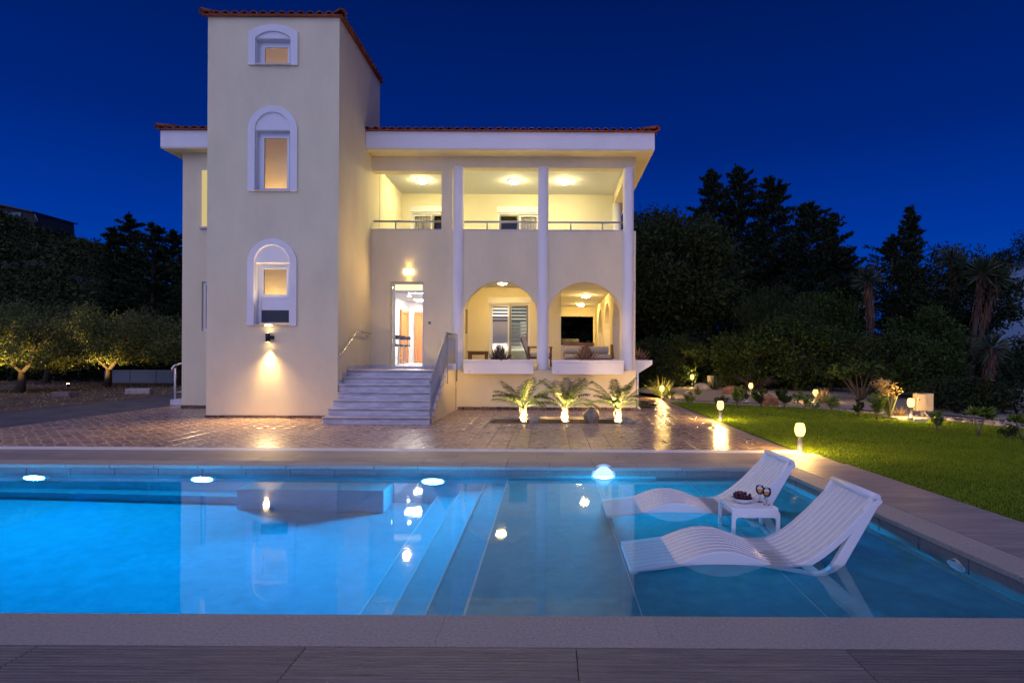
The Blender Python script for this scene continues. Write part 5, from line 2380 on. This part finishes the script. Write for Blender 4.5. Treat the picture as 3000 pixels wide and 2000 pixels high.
X, Z = wpt(1950, 700, 31)
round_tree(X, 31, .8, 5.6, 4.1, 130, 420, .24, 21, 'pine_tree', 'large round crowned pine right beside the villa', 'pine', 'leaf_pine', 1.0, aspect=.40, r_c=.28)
X, Z = wpt(1890, 640, 34)
round_tree(X - .5, 35, .8, 6.4, 3.6, 70, 380, .26, 22, 'pine_tree', 'second pine half hidden behind the villa eaves', 'pine', 'leaf_pine', 1.0, aspect=.4, r_c=.3)
X, Z = wpt(2275, 930, 27)
round_tree(X, 27, .2, 2.9, 2.1, 60, 260, .22, 23, 'willow_bush', 'wide drooping willow like bush below the conifers', 'bush', 'leaf_pine', .85, drop=True, aspect=.10, r_c=.3)
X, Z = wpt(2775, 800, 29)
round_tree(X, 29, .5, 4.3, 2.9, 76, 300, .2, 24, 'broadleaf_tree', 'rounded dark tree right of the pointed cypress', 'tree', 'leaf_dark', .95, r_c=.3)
X, Z = wpt(2690, 1000, 25)
round_tree(X, 25, .1, 1.9, 1.9, 50, 240, .13, 25, 'ivy_bush', 'ivy covered bush with small bright leaves below the cypress', 'bush', 'leaf_bush', .9, aspect=.6, r_c=.3)
X, Z = wpt(2940, 735, 56)
round_tree(X - 1.5, 56, 5, 9.2, 2.6, 40, 150, .3, 26, 'broadleaf_tree', 'small dark tree behind the pale house roof', 'tree', 'leaf_dark', .7)
round_tree(X + 3.2, 57, 5, 11.2, 3.2, 44, 160, .3, 27, 'broadleaf_tree', 'taller dark tree behind the pale house at the picture edge', 'tree', 'leaf_dark', .9)
round_tree(11.45, 15.6, -.02, .28, 1.15, 40, 260, .10, 28, 'round_bush', 'low dark rounded bush right of the electric box', 'bush', 'leaf_dark', .55, aspect=.5)
X, Y = 10.6, 19.4
rg = np.random.default_rng(29)
fig = thing('fig_tree', 'small open branched fig tree in front of the dark hedge', 'fig tree', (X, Y, .1))
k = MB()
tips = [(X + .8 * math.cos(a), Y + .6 * math.sin(a), 1.0 + .45 * rg.random()) for a in np.linspace(0, 5.6, 9)]
limbs(k, (X, Y, .05), tips, .045, .012, sway=.15, rg=rg)
k.build('trunk', 'bark', fig)
P = clump_points(tips, [.30] * 9, 120, rg, .3)
leaves('crown', P, .15, 'leaf_bush', fig, .75, rng=rg)

round_tree(-.5, 37, 0, 3.2, 3.6, 60, 300, .4, 33, 'broadleaf_tree', 'dark tree seen through the far veranda opening', 'tree', 'leaf_dark', .95)
round_tree(4.2, 38, 0, 3.6, 3.6, 60, 300, .4, 34, 'broadleaf_tree', 'dark tree between the side arches and the large pine', 'tree', 'leaf_dark', .95)

# hedge bushes that can be told apart along the back of the bed
for i, (px, py, Y, rad, m, lb) in enumerate((
        (1895, 1060, 26.5, 1.3, 'leaf_pine', 'dark bush right behind the villa corner beyond the bed'),
        (1975, 1055, 27.0, 1.4, 'leaf_bush', 'lamp lit leafy bush behind the smallest bollard lamp'),
        (2185, 1040, 25.0, 1.5, 'leaf_bush', 'leafy green bush below the willow like bush'),
        (2330, 1020, 24.5, 1.7, 'leaf_bush', 'broad leafy hedge bush behind the bed lamp with dry grasses'),
        (2430, 1040, 24.0, 1.5, 'leaf_bush', 'leafy hedge bush left of the small fig tree'),
        (2620, 1060, 21.5, 1.3, 'leaf_pine', 'dark bush between fig tree and electric box'),
        (2700, 1100, 20.5, 1.3, 'leaf_bush', 'green bush behind the electric box'),
        (2400, 930, 29, 1.9, 'leaf_bush', 'bright green bush left of the first yucca'))):
    X, Z = wpt(px, py, Y)
    round_tree(X, Y, bank_z(X, Y), max(.9, Z - .1), rad, 44, 210, .13, 100 + i, 'hedge_bush', lb, 'bush', m, .85, aspect=.55, r_c=.34)
# bare twiggy bush
rg = np.random.default_rng(31)
X, Y = wpt(2215, 1090, 23.5)[0], 23.5
k = MB()
for q in range(46):
    a = rg.uniform(0, 2 * PI)
    L = rg.uniform(.6, 1.1)
    k.tube([(X + .1 * math.cos(a), Y, .0), (X + L * .5 * math.cos(a), Y + .3 * math.sin(a), L * .55), (X + L * math.cos(a), Y + .6 * math.sin(a), L * rg.uniform(.4, .9))], [.014, .009, .003], 4)
tag(k.build('twiggy_bush', 'twig', None, fix=False), 'bare twiggy bush with arching thin branches at the hedge foot', 'bush')

# the dark mass of undergrowth
n_ = 520
ux = RNG.uniform(-3, 34, n_)
uy = 25.5 + RNG.uniform(0, 8, n_) + np.maximum(0, ux - 22) * .2
uz = np.array([bank_z(a, c) for a, c in zip(ux, uy)]) + RNG.uniform(0, 1.6, n_)
P = clump_points(np.stack([ux, uy, uz], 1), RNG.uniform(.5, 1.2, n_), 110, RNG, .4)
o = leaves('undergrowth', P, .2, 'leaf_dark', None, .5)
tag(o, 'dark undergrowth filling the slope behind the garden hedge', 'undergrowth', kind='stuff')
n_ = 260
ux = RNG.uniform(-36, -13.5, n_)
uy = 31.5 + RNG.uniform(0, 5, n_)
uz = RNG.uniform(0, 1.7, n_)
P = clump_points(np.stack([ux, uy, uz], 1), RNG.uniform(.5, 1.0, n_), 100, RNG, .4)
o = leaves('undergrowth', P, .2, 'leaf_dark', None, .5)
tag(o, 'dark undergrowth behind the olive trees at the foot of the hill', 'undergrowth', kind='stuff')
# scrub on the hill
sel = HV[(HV[:, 1] > 36) & (HV[:, 1] < 78) & (HV[:, 0] / HV[:, 1] > -1.15) & (HV[:, 0] / HV[:, 1] < -.3)]
C = sel[RNG.integers(0, len(sel), 2600)] + RNG.normal(size=(2600, 3)) * np.array([1.2, 1.2, 0.1])
P = clump_points(C, RNG.uniform(.7, 1.7, 2600), 60, RNG, .4, .7)
o = leaves('hillside_scrub', P, .42, 'leaf_hill', None, .5)
tag(o, 'dark low scrub covering the hillside on the left', 'scrub', kind='stuff')


def yucca(x, y, z0, heads, seed, label):
    rg = np.random.default_rng(seed)
    t = thing('yucca', label, 'yucca', (x, y, z0), 'yuccas on the right slope')
    k = MB()
    P, D, SP, SD = [], [], [], []
    for hx, hz, hr in heads:
        k.tube([(x, y, z0 - .2), (x + (hx - x) * .5, y, z0 + (hz - z0) * .5), (hx, y, hz)], [.16, .12, .09], 7)
        n = 150
        u = unit(rg.normal(size=(n, 3)) + np.array([0, 0, .35]))
        P.append(np.array([hx, y, hz]) + u * hr * .55)
        D.append(u * 4)
        m_ = 160
        a = rg.uniform(0, 2 * PI, m_)
        zz = hz - rg.uniform(.1, 1, m_) ** 1.2 * min(2.2, hz - z0 - .3)
        SP.append(np.stack([hx + (x - hx) * np.clip((hz - zz) / (hz - z0), 0, 1) + .16 * np.cos(a), y + .16 * np.sin(a), zz], 1))
        SD.append(np.stack([.5 * np.cos(a), .5 * np.sin(a), np.full(m_, -2.5)], 1))
    k.build('trunk', 'bark', t)
    hr = heads[0][2]
    leaves('crown', np.concatenate(P), hr * .95, 'leaf_yucca', t, .07, dirs=np.concatenate(D), spread=.3, rng=rg, jitter=.2)
    leaves('dead_leaf_skirt', np.concatenate(SP), hr * .6, 'yucca_skirt', t, .09, dirs=np.concatenate(SD), spread=.5, rng=rg)
    return t


def head(px, py, Y, r):
    X, Z = wpt(px, py, Y)
    return (X, Z, r)


yucca(wpt(2560, 900, 27)[0], 27, .6, [head(2543, 822, 27, .85)], 61, 'single headed yucca with brown skirt in the sky gap')
yucca(wpt(2800, 900, 28)[0], 28, .6, [head(2790, 765, 28, .85)], 62, 'yucca head showing above the rounded dark tree')
yucca(wpt(2835, 1000, 26)[0], 26, .5, [head(2878, 800, 26, .9), head(2922, 815, 26, .7)], 63, 'two headed yucca with long brown skirts before the pale house')
yucca(wpt(2890, 1110, 20)[0], 20, .3, [head(2905, 1020, 20, .7)], 64, 'low dark yucca with pale trunk above the rounded bush')


def palm(x, y, seed, h, label, spread=1.0):
    rg = np.random.default_rng(seed)
    t = thing('palm_plant', label, 'palm', (x, y, -.07), 'young palms in the front bed')
    k = MB()
    k.lathe([(.055, -.08), (.062, .0), (.058, .15), (.066, .26), (.045, .34)], (x, y, 0), 10)
    k.build('trunk', 'palm_bark', t)
    # cut leaf bases all round the short trunk
    P, D = [], []
    m_ = 90
    a = rg.uniform(0, 2 * PI, m_)
    zz = rg.uniform(0, .33, m_)
    P = np.stack([x + .07 * np.cos(a), y + .07 * np.sin(a), zz], 1)
    D = np.stack([.8 * np.cos(a), .8 * np.sin(a), np.full(m_, 1.2)], 1)
    leaves('leaf_base', P, .075, 'palm_bark', t, .45, dirs=D, spread=.4, rng=rg)
    nf = 17
    for i in range(nf):
        a = 2 * PI * i / nf * 2.4 + rg.normal() * .25
        inner = i / nf
        L = rg.uniform(.85, 1.12) * (1.0 - .1 * inner) * h
        el_ = R(28 + 52 * inner + rg.normal() * 6)
        droop = rg.uniform(.7, 1.2) * (1 - .45 * inner)
        n = 14
        pts = []
        p = np.array([x, y, .30])
        e_ = el_
        for q in range(n + 1):
            pts.append(p.copy())
            d = np.array([math.cos(a) * math.cos(e_), math.sin(a) * math.cos(e_), math.sin(e_)])
            p = p + d * L / n
            e_ -= droop * 1.5 / n * (.4 + q / n)
        pts = np.array(pts)
        k = MB()
        k.tube([tuple(v) for v in pts[::2]], [.010 * (1 - .85 * q / 7) for q in range(len(pts[::2]))], 5)
        # leaflets
        side = np.array([-math.sin(a), math.cos(a), 0])
        Vs, Fs = [], []
        nl = 46
        for q in range(nl):
            f = .22 + .78 * q / nl
            i0 = f * n
            j_ = min(n - 1, int(i0))
            c = pts[j_] + (pts[j_ + 1] - pts[j_]) * (i0 - j_)
            tg = pts[j_ + 1] - pts[j_]
            tg /= np.linalg.norm(tg)
            nrm = np.cross(side, tg)
            ll = .23 * math.sin(PI * (.12 + .83 * (f - .22) / .78)) ** .7 * h * rg.uniform(.85, 1.1)
            for s_ in (-1, 1):
                d = side * s_ * .8 + tg * .62 + nrm * rg.uniform(-.05, .40) + np.array([0, 0, -.10])
                d /= np.linalg.norm(d)
                wv = np.cross(d, nrm)
                wv = wv / (np.linalg.norm(wv) + 1e-9) * .0058
                b0_ = len(k.v)
                mid = c + d * ll * .55 + np.array([0, 0, -.006])
                tip = c + d * ll + np.array([0, 0, -.035 * rg.random()])
                k.v += [tuple(c - wv * .5), tuple(mid - wv), tuple(tip), tuple(mid + wv), tuple(c + wv * .5)]
                k.f.append((b0_, b0_ + 1, b0_ + 2, b0_ + 3, b0_ + 4))
                k.s.append(False)
        k.build('frond', 'leaf_palm', t, fix=False)
    # uplight in front of the trunk
    k = MB()
    k.lathe([(.035, 0), (.04, .01), (.04, .09), (.036, .095)], (x + .02, y - .17, -.065), 14)
    k.build('uplight_housing', 'black', t)
    m_ = MB()
    m_.lathe([(.030, .0955), (.020, .099)], (x + .02, y - .17, -.065), 14)
    m_.build('uplight_lens', 'lamp_spot', t)
    light('uplight', 'SPOT', (x + .02, y - .165, .042), 300, (1.0, .62, .22), t, (x, y + .9, 1.1), size=.03, angle=135, blend=.6)
    return t


palm(-.62, 13.02, 1, .98, 'widest young palm at the left end of the front bed')
palm(.33, 13.02, 2, .98, 'tallest young palm in the middle of the front bed')
palm(1.53, 12.98, 5, .90, 'young palm at the right end of the front bed beside stones')
# stones in the palm bed
for i, (x, y, s, m, lb) in enumerate(((-.36, 12.86, (.12, .10, .17), 'rock', 'upright pale stone beside the left palm'),
                                   (.95, 13.05, (.20, .15, .23), 'rock', 'big pointed grey stone between middle and right palm'),
                                   (1.74, 12.84, (.15, .11, .12), 'rock', 'pale angular stone just right of the right palm'),
                                   (1.93, 12.86, (.09, .08, .08), 'rock', 'small brown stone at the right end of the bed'),
                                   (2.02, 12.98, (.10, .09, .09), 'rock', 'dark stone in the right corner of the bed'))):
    o = link('garden_stone', rock_mesh('garden_stone', s, 200 + i, m, 3, .12))
    o.location = (x, y, -.06 + s[2] * .72)
    tag(o, lb, 'stone', 'stones in the palm bed')


def agave(x, y, z, rad, hgt, m, seed, label, n=95):
    rg = np.random.default_rng(seed)
    V, F = [], []
    for i in range(n):
        a = rg.uniform(0, 2 * PI)
        e_ = rg.uniform(.05, 1.45)
        L = rad * rg.uniform(.75, 1.1) * (.75 + .35 * (e_ / 1.45) * hgt / rad)
        b0_ = np.array([x + rg.normal() * rad * .14, y + rg.normal() * rad * .10, z])
        d = np.array([math.cos(a) * math.cos(e_), math.sin(a) * math.cos(e_), math.sin(e_)])
        s = np.array([-math.sin(a), math.cos(a), 0])
        w = .042
        nrm = np.cross(d, s)
        p1 = b0_ + d * L * .45 + np.array([0, 0, -.01])
        p2 = b0_ + d * L + np.array([0, 0, .03 + .12 * L * (1.2 - e_)])
        q = len(V)
        V += [b0_ - s * w, b0_ + s * w, b0_ - nrm * w * .7, p1 - s * w * .8, p1 + s * w * .8, p1 - nrm * w * .6, p2]
        F += [(q, q + 1, q + 4), (q, q + 4, q + 3), (q + 1, q + 2, q + 5), (q + 1, q + 5, q + 4), (q + 2, q, q + 3), (q + 2, q + 3, q + 5),
              (q + 3, q + 4, q + 6), (q + 4, q + 5, q + 6), (q + 5, q + 3, q + 6)]
    return tag(raw_mesh('agave_plant', V, F, m), label, 'agave', 'spiky plants in the planters')


agave(-1.40, 15.70, 1.35, .46, .42, 'agave_dark', 1, 'dark spiky agave in the planter under the left arch')
agave(.98, 15.70, 1.35, .44, .42, 'agave_red', 2, 'reddish spiky agave in the planter under the right arch')
agave(2.68, 17.2, 1.36, .42, .42, 'agave_red', 3, 'spiky agave at the right side planter behind the corner column', 40)

# ---- small plants of the garden bed


def shrub(px, py, hpx, kind, m, label, seed, z=0.0, wide=1.0):
    X, Y = gpt(px, py, z)
    h = 1.22 * hpx * Y / 1667
    rg = np.random.default_rng(300 + seed)
    k = MB()
    P, D = [], []
    nm = {'leafy': 'garden_shrub', 'round': 'garden_shrub', 'grass': 'grass_tuft', 'broad': 'broadleaf_plant', 'reed': 'feather_grass'}[kind]
    if kind == 'leafy':
        for s_ in range(5):
            a = rg.uniform(0, 2 * PI)
            L = h * rg.uniform(.55, 1.0) if s_ else h
            tip = np.array([X + .32 * L * wide * math.cos(a) * (s_ > 0), Y + .32 * L * math.sin(a) * (s_ > 0), z + L * .92])
            base = np.array([X + rg.normal() * .02, Y, z])
            k.tube([tuple(base), tuple((base + tip) / 2 + rg.normal(size=3) * .02), tuple(tip)], [.010, .008, .004], 5)
            n = 40
            f = rg.uniform(.30, 1.0, n) ** .7
            th = rg.uniform(0, 2 * PI, n)
            d = np.stack([np.cos(th), np.sin(th), rg.uniform(.2, 1.1, n)], 1)
            P.append(base + (tip - base) * f[:, None] + unit(d) * h * .11)
            D.append(d * 2)
        P, D = np.concatenate(P), np.concatenate(D)
        o = leaves(nm, P, h * .27, m, None, .30, dirs=D, spread=.4, rng=rg)
    elif kind == 'round':
        C = np.array([X, Y, z + h * .55]) + rg.normal(size=(14, 3)) * h * np.array([.28 * wide, .28, .18])
        P = clump_points(C, [h * .24] * 14, 46, rg, .4)
        P = P[P[:, 2] > z + .01]
        o = leaves(nm, P, h * .15, m, None, .5, rng=rg)
        limbs(k, (X, Y, z - .02), [tuple(c) for c in C[:5]], .010, .004, rg=rg)
    elif kind == 'grass':
        n = 90
        a = rg.uniform(0, 2 * PI, n)
        e_ = rg.uniform(.75, 1.5, n)
        d = np.stack([np.cos(a) * np.cos(e_) * wide, np.sin(a) * np.cos(e_), np.sin(e_)], 1)
        P = np.array([X, Y, z]) + d * h * .5 * rg.uniform(.6, 1, (n, 1))
        o = leaves(nm, P, h * .95, m, None, .035, dirs=d * 6, spread=.3, rng=rg)
        k.tube([(X, Y, z - .02), (X, Y, z + h * .2)], [.02, .01], 5)
    elif kind == 'reed':
        n = 34
        a = rg.uniform(0, 2 * PI, n)
        e_ = rg.uniform(1.15, 1.52, n)
        d = np.stack([np.cos(a) * np.cos(e_), np.sin(a) * np.cos(e_), np.sin(e_)], 1)
        d[:, 0] -= .10
        P = np.array([X, Y, z]) + d * h * .42 * rg.uniform(.8, 1, (n, 1))
        tips = np.array([X, Y, z]) + d * h * rg.uniform(.62, .98, (n, 1))
        pl = np.concatenate([tips + rg.normal(size=tips.shape) * .05 for _ in range(8)])
        o = leaves(nm, P, h * .85, m, None, .035, dirs=d * 8, spread=.2, rng=rg)
        pm = leaves('plume', pl, h * .13, 'straw', o, .22, dirs=np.array([[-.8, 0, .2]]), spread=.9, rng=rg)
        k.tube([(X, Y, z - .02), (X, Y, z + h * .3)], [.02, .01], 5)
    else:
        for s_ in range(4):
            a = rg.uniform(0, 2 * PI)
            base = np.array([X, Y, z])
            tip = base + np.array([.30 * h * math.cos(a), .2 * h * math.sin(a), h * rg.uniform(.6, .85)])
            k.tube([tuple(base), tuple(tip)], [.014, .008], 5)
            n = 24
            th = rg.uniform(0, 2 * PI, n)
            d = unit(np.stack([np.cos(th), np.sin(th), rg.uniform(.1, 1.2, n)], 1))
            P.append(tip + d * h * .16)
            D.append(d * 4)
        P, D = np.concatenate(P), np.concatenate(D)
        o = leaves(nm, P, h * .40, m, None, .42, dirs=D, spread=.3, rng=rg, jitter=.2)
    tag(o, label, 'grass' if kind in ('grass', 'reed') else 'plant', 'young plants in the garden bed')
    if k.v:
        k.build('stem', 'bark_pale', o, fix=False)
    return o


PL = [
    (1937, 1165, 54, 'grass', 'leaf_grass', 'tall arching grass tuft left of the patio end lamp', 1.3),
    (1962, 1170, 26, 'round', 'leaf_shrub', 'low shrub right of the patio end lamp', 1.3),
    (2022, 1194, 38, 'leafy', 'leaf_shrub', 'leafy shrub below the upright pale stone', 1),
    (2044, 1163, 32, 'grass', 'leaf_grass', 'thin upright grass tuft behind the upright pale stone', .7),
    (2095, 1147, 46, 'grass', 'leaf_yucca', 'dark spiky tuft above the white stones', 1.3),
    (2112, 1190, 24, 'round', 'leaf_bush', 'rounded low shrub just right of the patio edge lamp', 1.2),
    (2162, 1196, 54, 'leafy', 'leaf_shrub', 'tall leafy shrub in front of the red boulder', .8),
    (2183, 1175, 34, 'grass', 'leaf_yucca', 'grey spiky tuft with white stones at its foot', .9),
    (2212, 1181, 32, 'leafy', 'leaf_shrub', 'slim shrub left of the brown rock', .8),
    (2231, 1196, 44, 'leafy', 'leaf_bush', 'spreading shrub in front of the brown rock', 1.3),
    (2242, 1163, 20, 'leafy', 'leaf_bush', 'tiny shrub behind the brown rock', 1),
    (2297, 1198, 48, 'leafy', 'leaf_bush', 'loose shrub between brown rock and the dry grass lamp', 1.3),
    (2357, 1198, 40, 'round', 'leaf_shrub', 'rounded shrub left of the dry grass lamp', 1.1),
    (2411, 1188, 46, 'grass', 'straw', 'dry straw coloured grass right of the bed lamp', 1.2),
    (2435, 1203, 36, 'round', 'leaf_shrub', 'rounded bright shrub in front of the dry grass', 1.1),
    (2513, 1219, 40, 'leafy', 'leaf_bush', 'dark leafy shrub near the stone border left of the feather grass', 1.2),
    (2568, 1229, 62, 'leafy', 'leaf_shrub', 'lamp lit leafy shrub next to the feather grass', 1),
    (2606, 1227, 94, 'reed', 'leaf_grass', 'tall feather grass with blown plumes left of the box lamp', 1),
    (2636, 1224, 30, 'grass', 'straw', 'small pale flowering tuft left of the box lamp', 1.2),
    (2748, 1260, 46, 'leafy', 'leaf_shrub', 'orange green leafy shrub in front of the electric box', 1.3),
    (2865, 1278, 72, 'broad', 'leaf_shrub', 'large leaved plant in front of the dark rounded bush', 1),
    (2962, 1285, 32, 'round', 'leaf_bush', 'low shrub near the picture edge beyond the border stones', 1.3),
    (2994, 1288, 60, 'broad', 'leaf_shrub', 'large leaved plant cut by the picture edge', 1),
]
for i, (px, py, hp, kd, m, lb, wd_) in enumerate(PL):
    shrub(px, py, hp, kd, m, lb, i, 0.0, wd_)
for i, (px, py, s, m, lb) in enumerate(((2018, 1171, (.13, .12, .26), 'rock', 'upright pale stone in the gravel'),
                                    (2143, 1160, (.34, .28, .25), 'rock_red', 'reddish boulder in the garden bed'),
                                    (2056, 1146, (.36, .3, .24), 'rock', 'brown boulder at the back of the garden bed'),
                                    (2258, 1187, (.28, .24, .23), 'rock_red', 'brown red rock behind the spreading shrub'))):
    X, Y = gpt(px, py)
    o = link('boulder', rock_mesh('boulder', s, 230 + i, m, 3, .14))
    o.location = (X, Y, s[2] * .6)
    tag(o, lb, 'boulder', 'boulders in the garden bed')
n_ = 0
for (px, py, cnt, lb) in ((2093, 1155, 7, 'small white stone under the dark spiky tuft'), (2181, 1179, 5, 'small white stone under the grey spiky tuft'), (2046, 1167, 4, 'small white stone under the thin grass tuft')):
    X, Y = gpt(px, py)
    for q in range(cnt):
        if q == 0:
            me_ = rock_mesh('white_stone', (.07, .06, .05), 260 + px, 'white_stone', 2, .2)
        o = link('white_stone', me_)
        o.location = (X + random.uniform(-.22, .22), Y + random.uniform(-.25, .25), .03)
        o.rotation_euler = (0, 0, random.uniform(0, 6))
        s = random.uniform(.7, 1.3)
        o.scale = (s, s, s)
        tag(o, lb, 'stone', lb.replace('small white stone', 'white stones'))

# ================================================================== FAR BUILDINGS
X0, Z1 = wpt(2905, 780, 48)
fh = thing('pale_house', 'flat roofed pale house on the slope at the right edge', 'house', (X0 + 4, 50, 5))
k = MB()
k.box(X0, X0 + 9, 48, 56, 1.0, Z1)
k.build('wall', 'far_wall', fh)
k = MB()
k.box(X0 - .2, X0 + 9.2, 47.8, 56.2, Z1, Z1 + .18)
k.build('roof', 'far_dark', fh)
k = MB()
k.prism([(X0 + .6, 5.0)] + arc(X0 + .6, X0 + 2.0, 6.0, 6.9, 10) + [(X0 + 2.0, 5.0)], 'y', 47.93, 47.995)
k.build('arched_window', 'far_dark', fh)
k = MB()
frame_rect(k, X0 + .85, X0 + 1.75, 5.2, 6.4, 47.90, 47.928, .05)
k.box(X0 + 1.27, X0 + 1.33, 47.90, 47.928, 5.25, 6.35)
k.build('window_grille', 'far_wall', fh)
X, Z = wpt(2535, 870, 44)
sh = thing('grey_shed', 'small grey gabled house half hidden left of the first yucca', 'house', (X - 1, 44, 3))
k = MB()
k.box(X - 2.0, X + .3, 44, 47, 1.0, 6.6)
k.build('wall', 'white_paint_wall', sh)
k = MB()
k.prism([(X - 2.3, 6.6), (X + .6, 6.6), (X - .85, 7.5)], 'y', 43.8, 47.2)
k.build('roof', 'far_dark', sh)
k = MB()
k.box(X - .2, X - .1, 43.93, 43.995, 4.2, 6.2)
k.build('drain_pipe', 'pvc', sh)

hh = thing('hill_house', 'dark low house on top of the hill at the left edge', 'house', (-72, 76, 18))
Xa, Za = wpt(-60, 590, 74)
Xb, Zb = wpt(103, 622, 74)
k = MB()
k.prism([(Xa, 15.0), (Xb + .3, 15.0), (Xb, Zb - .15), (Xa, Za)], 'y', 74, 80)
k.build('wall', 'far_dark', hh)
k = MB()
k.prism([(Xa, Za), (Xb + .15, Zb - .15), (Xb + .15, Zb), (Xa, Za + .2)], 'y', 73.4, 80.5)
k.build('roof', 'black', hh)
wx0, wz1 = wpt(17, 622, 74)
wx1, wz0 = wpt(62, 634, 74)
k = MB()
k.box(wx0, wx1, 73.93, 73.995, wz0 - .3, wz1 - .1)
wf = k.build('window', 'far_glass', hh)
k = MB()
frame_rect(k, wx0 - .06, wx1 + .06, wz0 - .36, wz1 - .04, 73.90, 73.93, .09)
k.box((wx0 + wx1) / 2 - .05, (wx0 + wx1) / 2 + .05, 73.90, 73.93, wz0 - .27, wz1 - .13)
k.build('frame', 'far_wall', wf)
k = MB()
k.tube([(Xb, 73.9, Zb - .2), (Xb + .42, 73.9, Zb - 1.3)], .06, 6)
k.build('gutter_pipe', 'far_wall', hh)

gw = thing('garden_wall', 'low white garden wall far behind the olive trees', 'wall', (-21, 30.7, 0))
x = -24.0
while x < -18.0:
    k = MB()
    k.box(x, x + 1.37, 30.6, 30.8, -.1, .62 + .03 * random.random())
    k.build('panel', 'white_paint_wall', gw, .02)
    x += 1.4
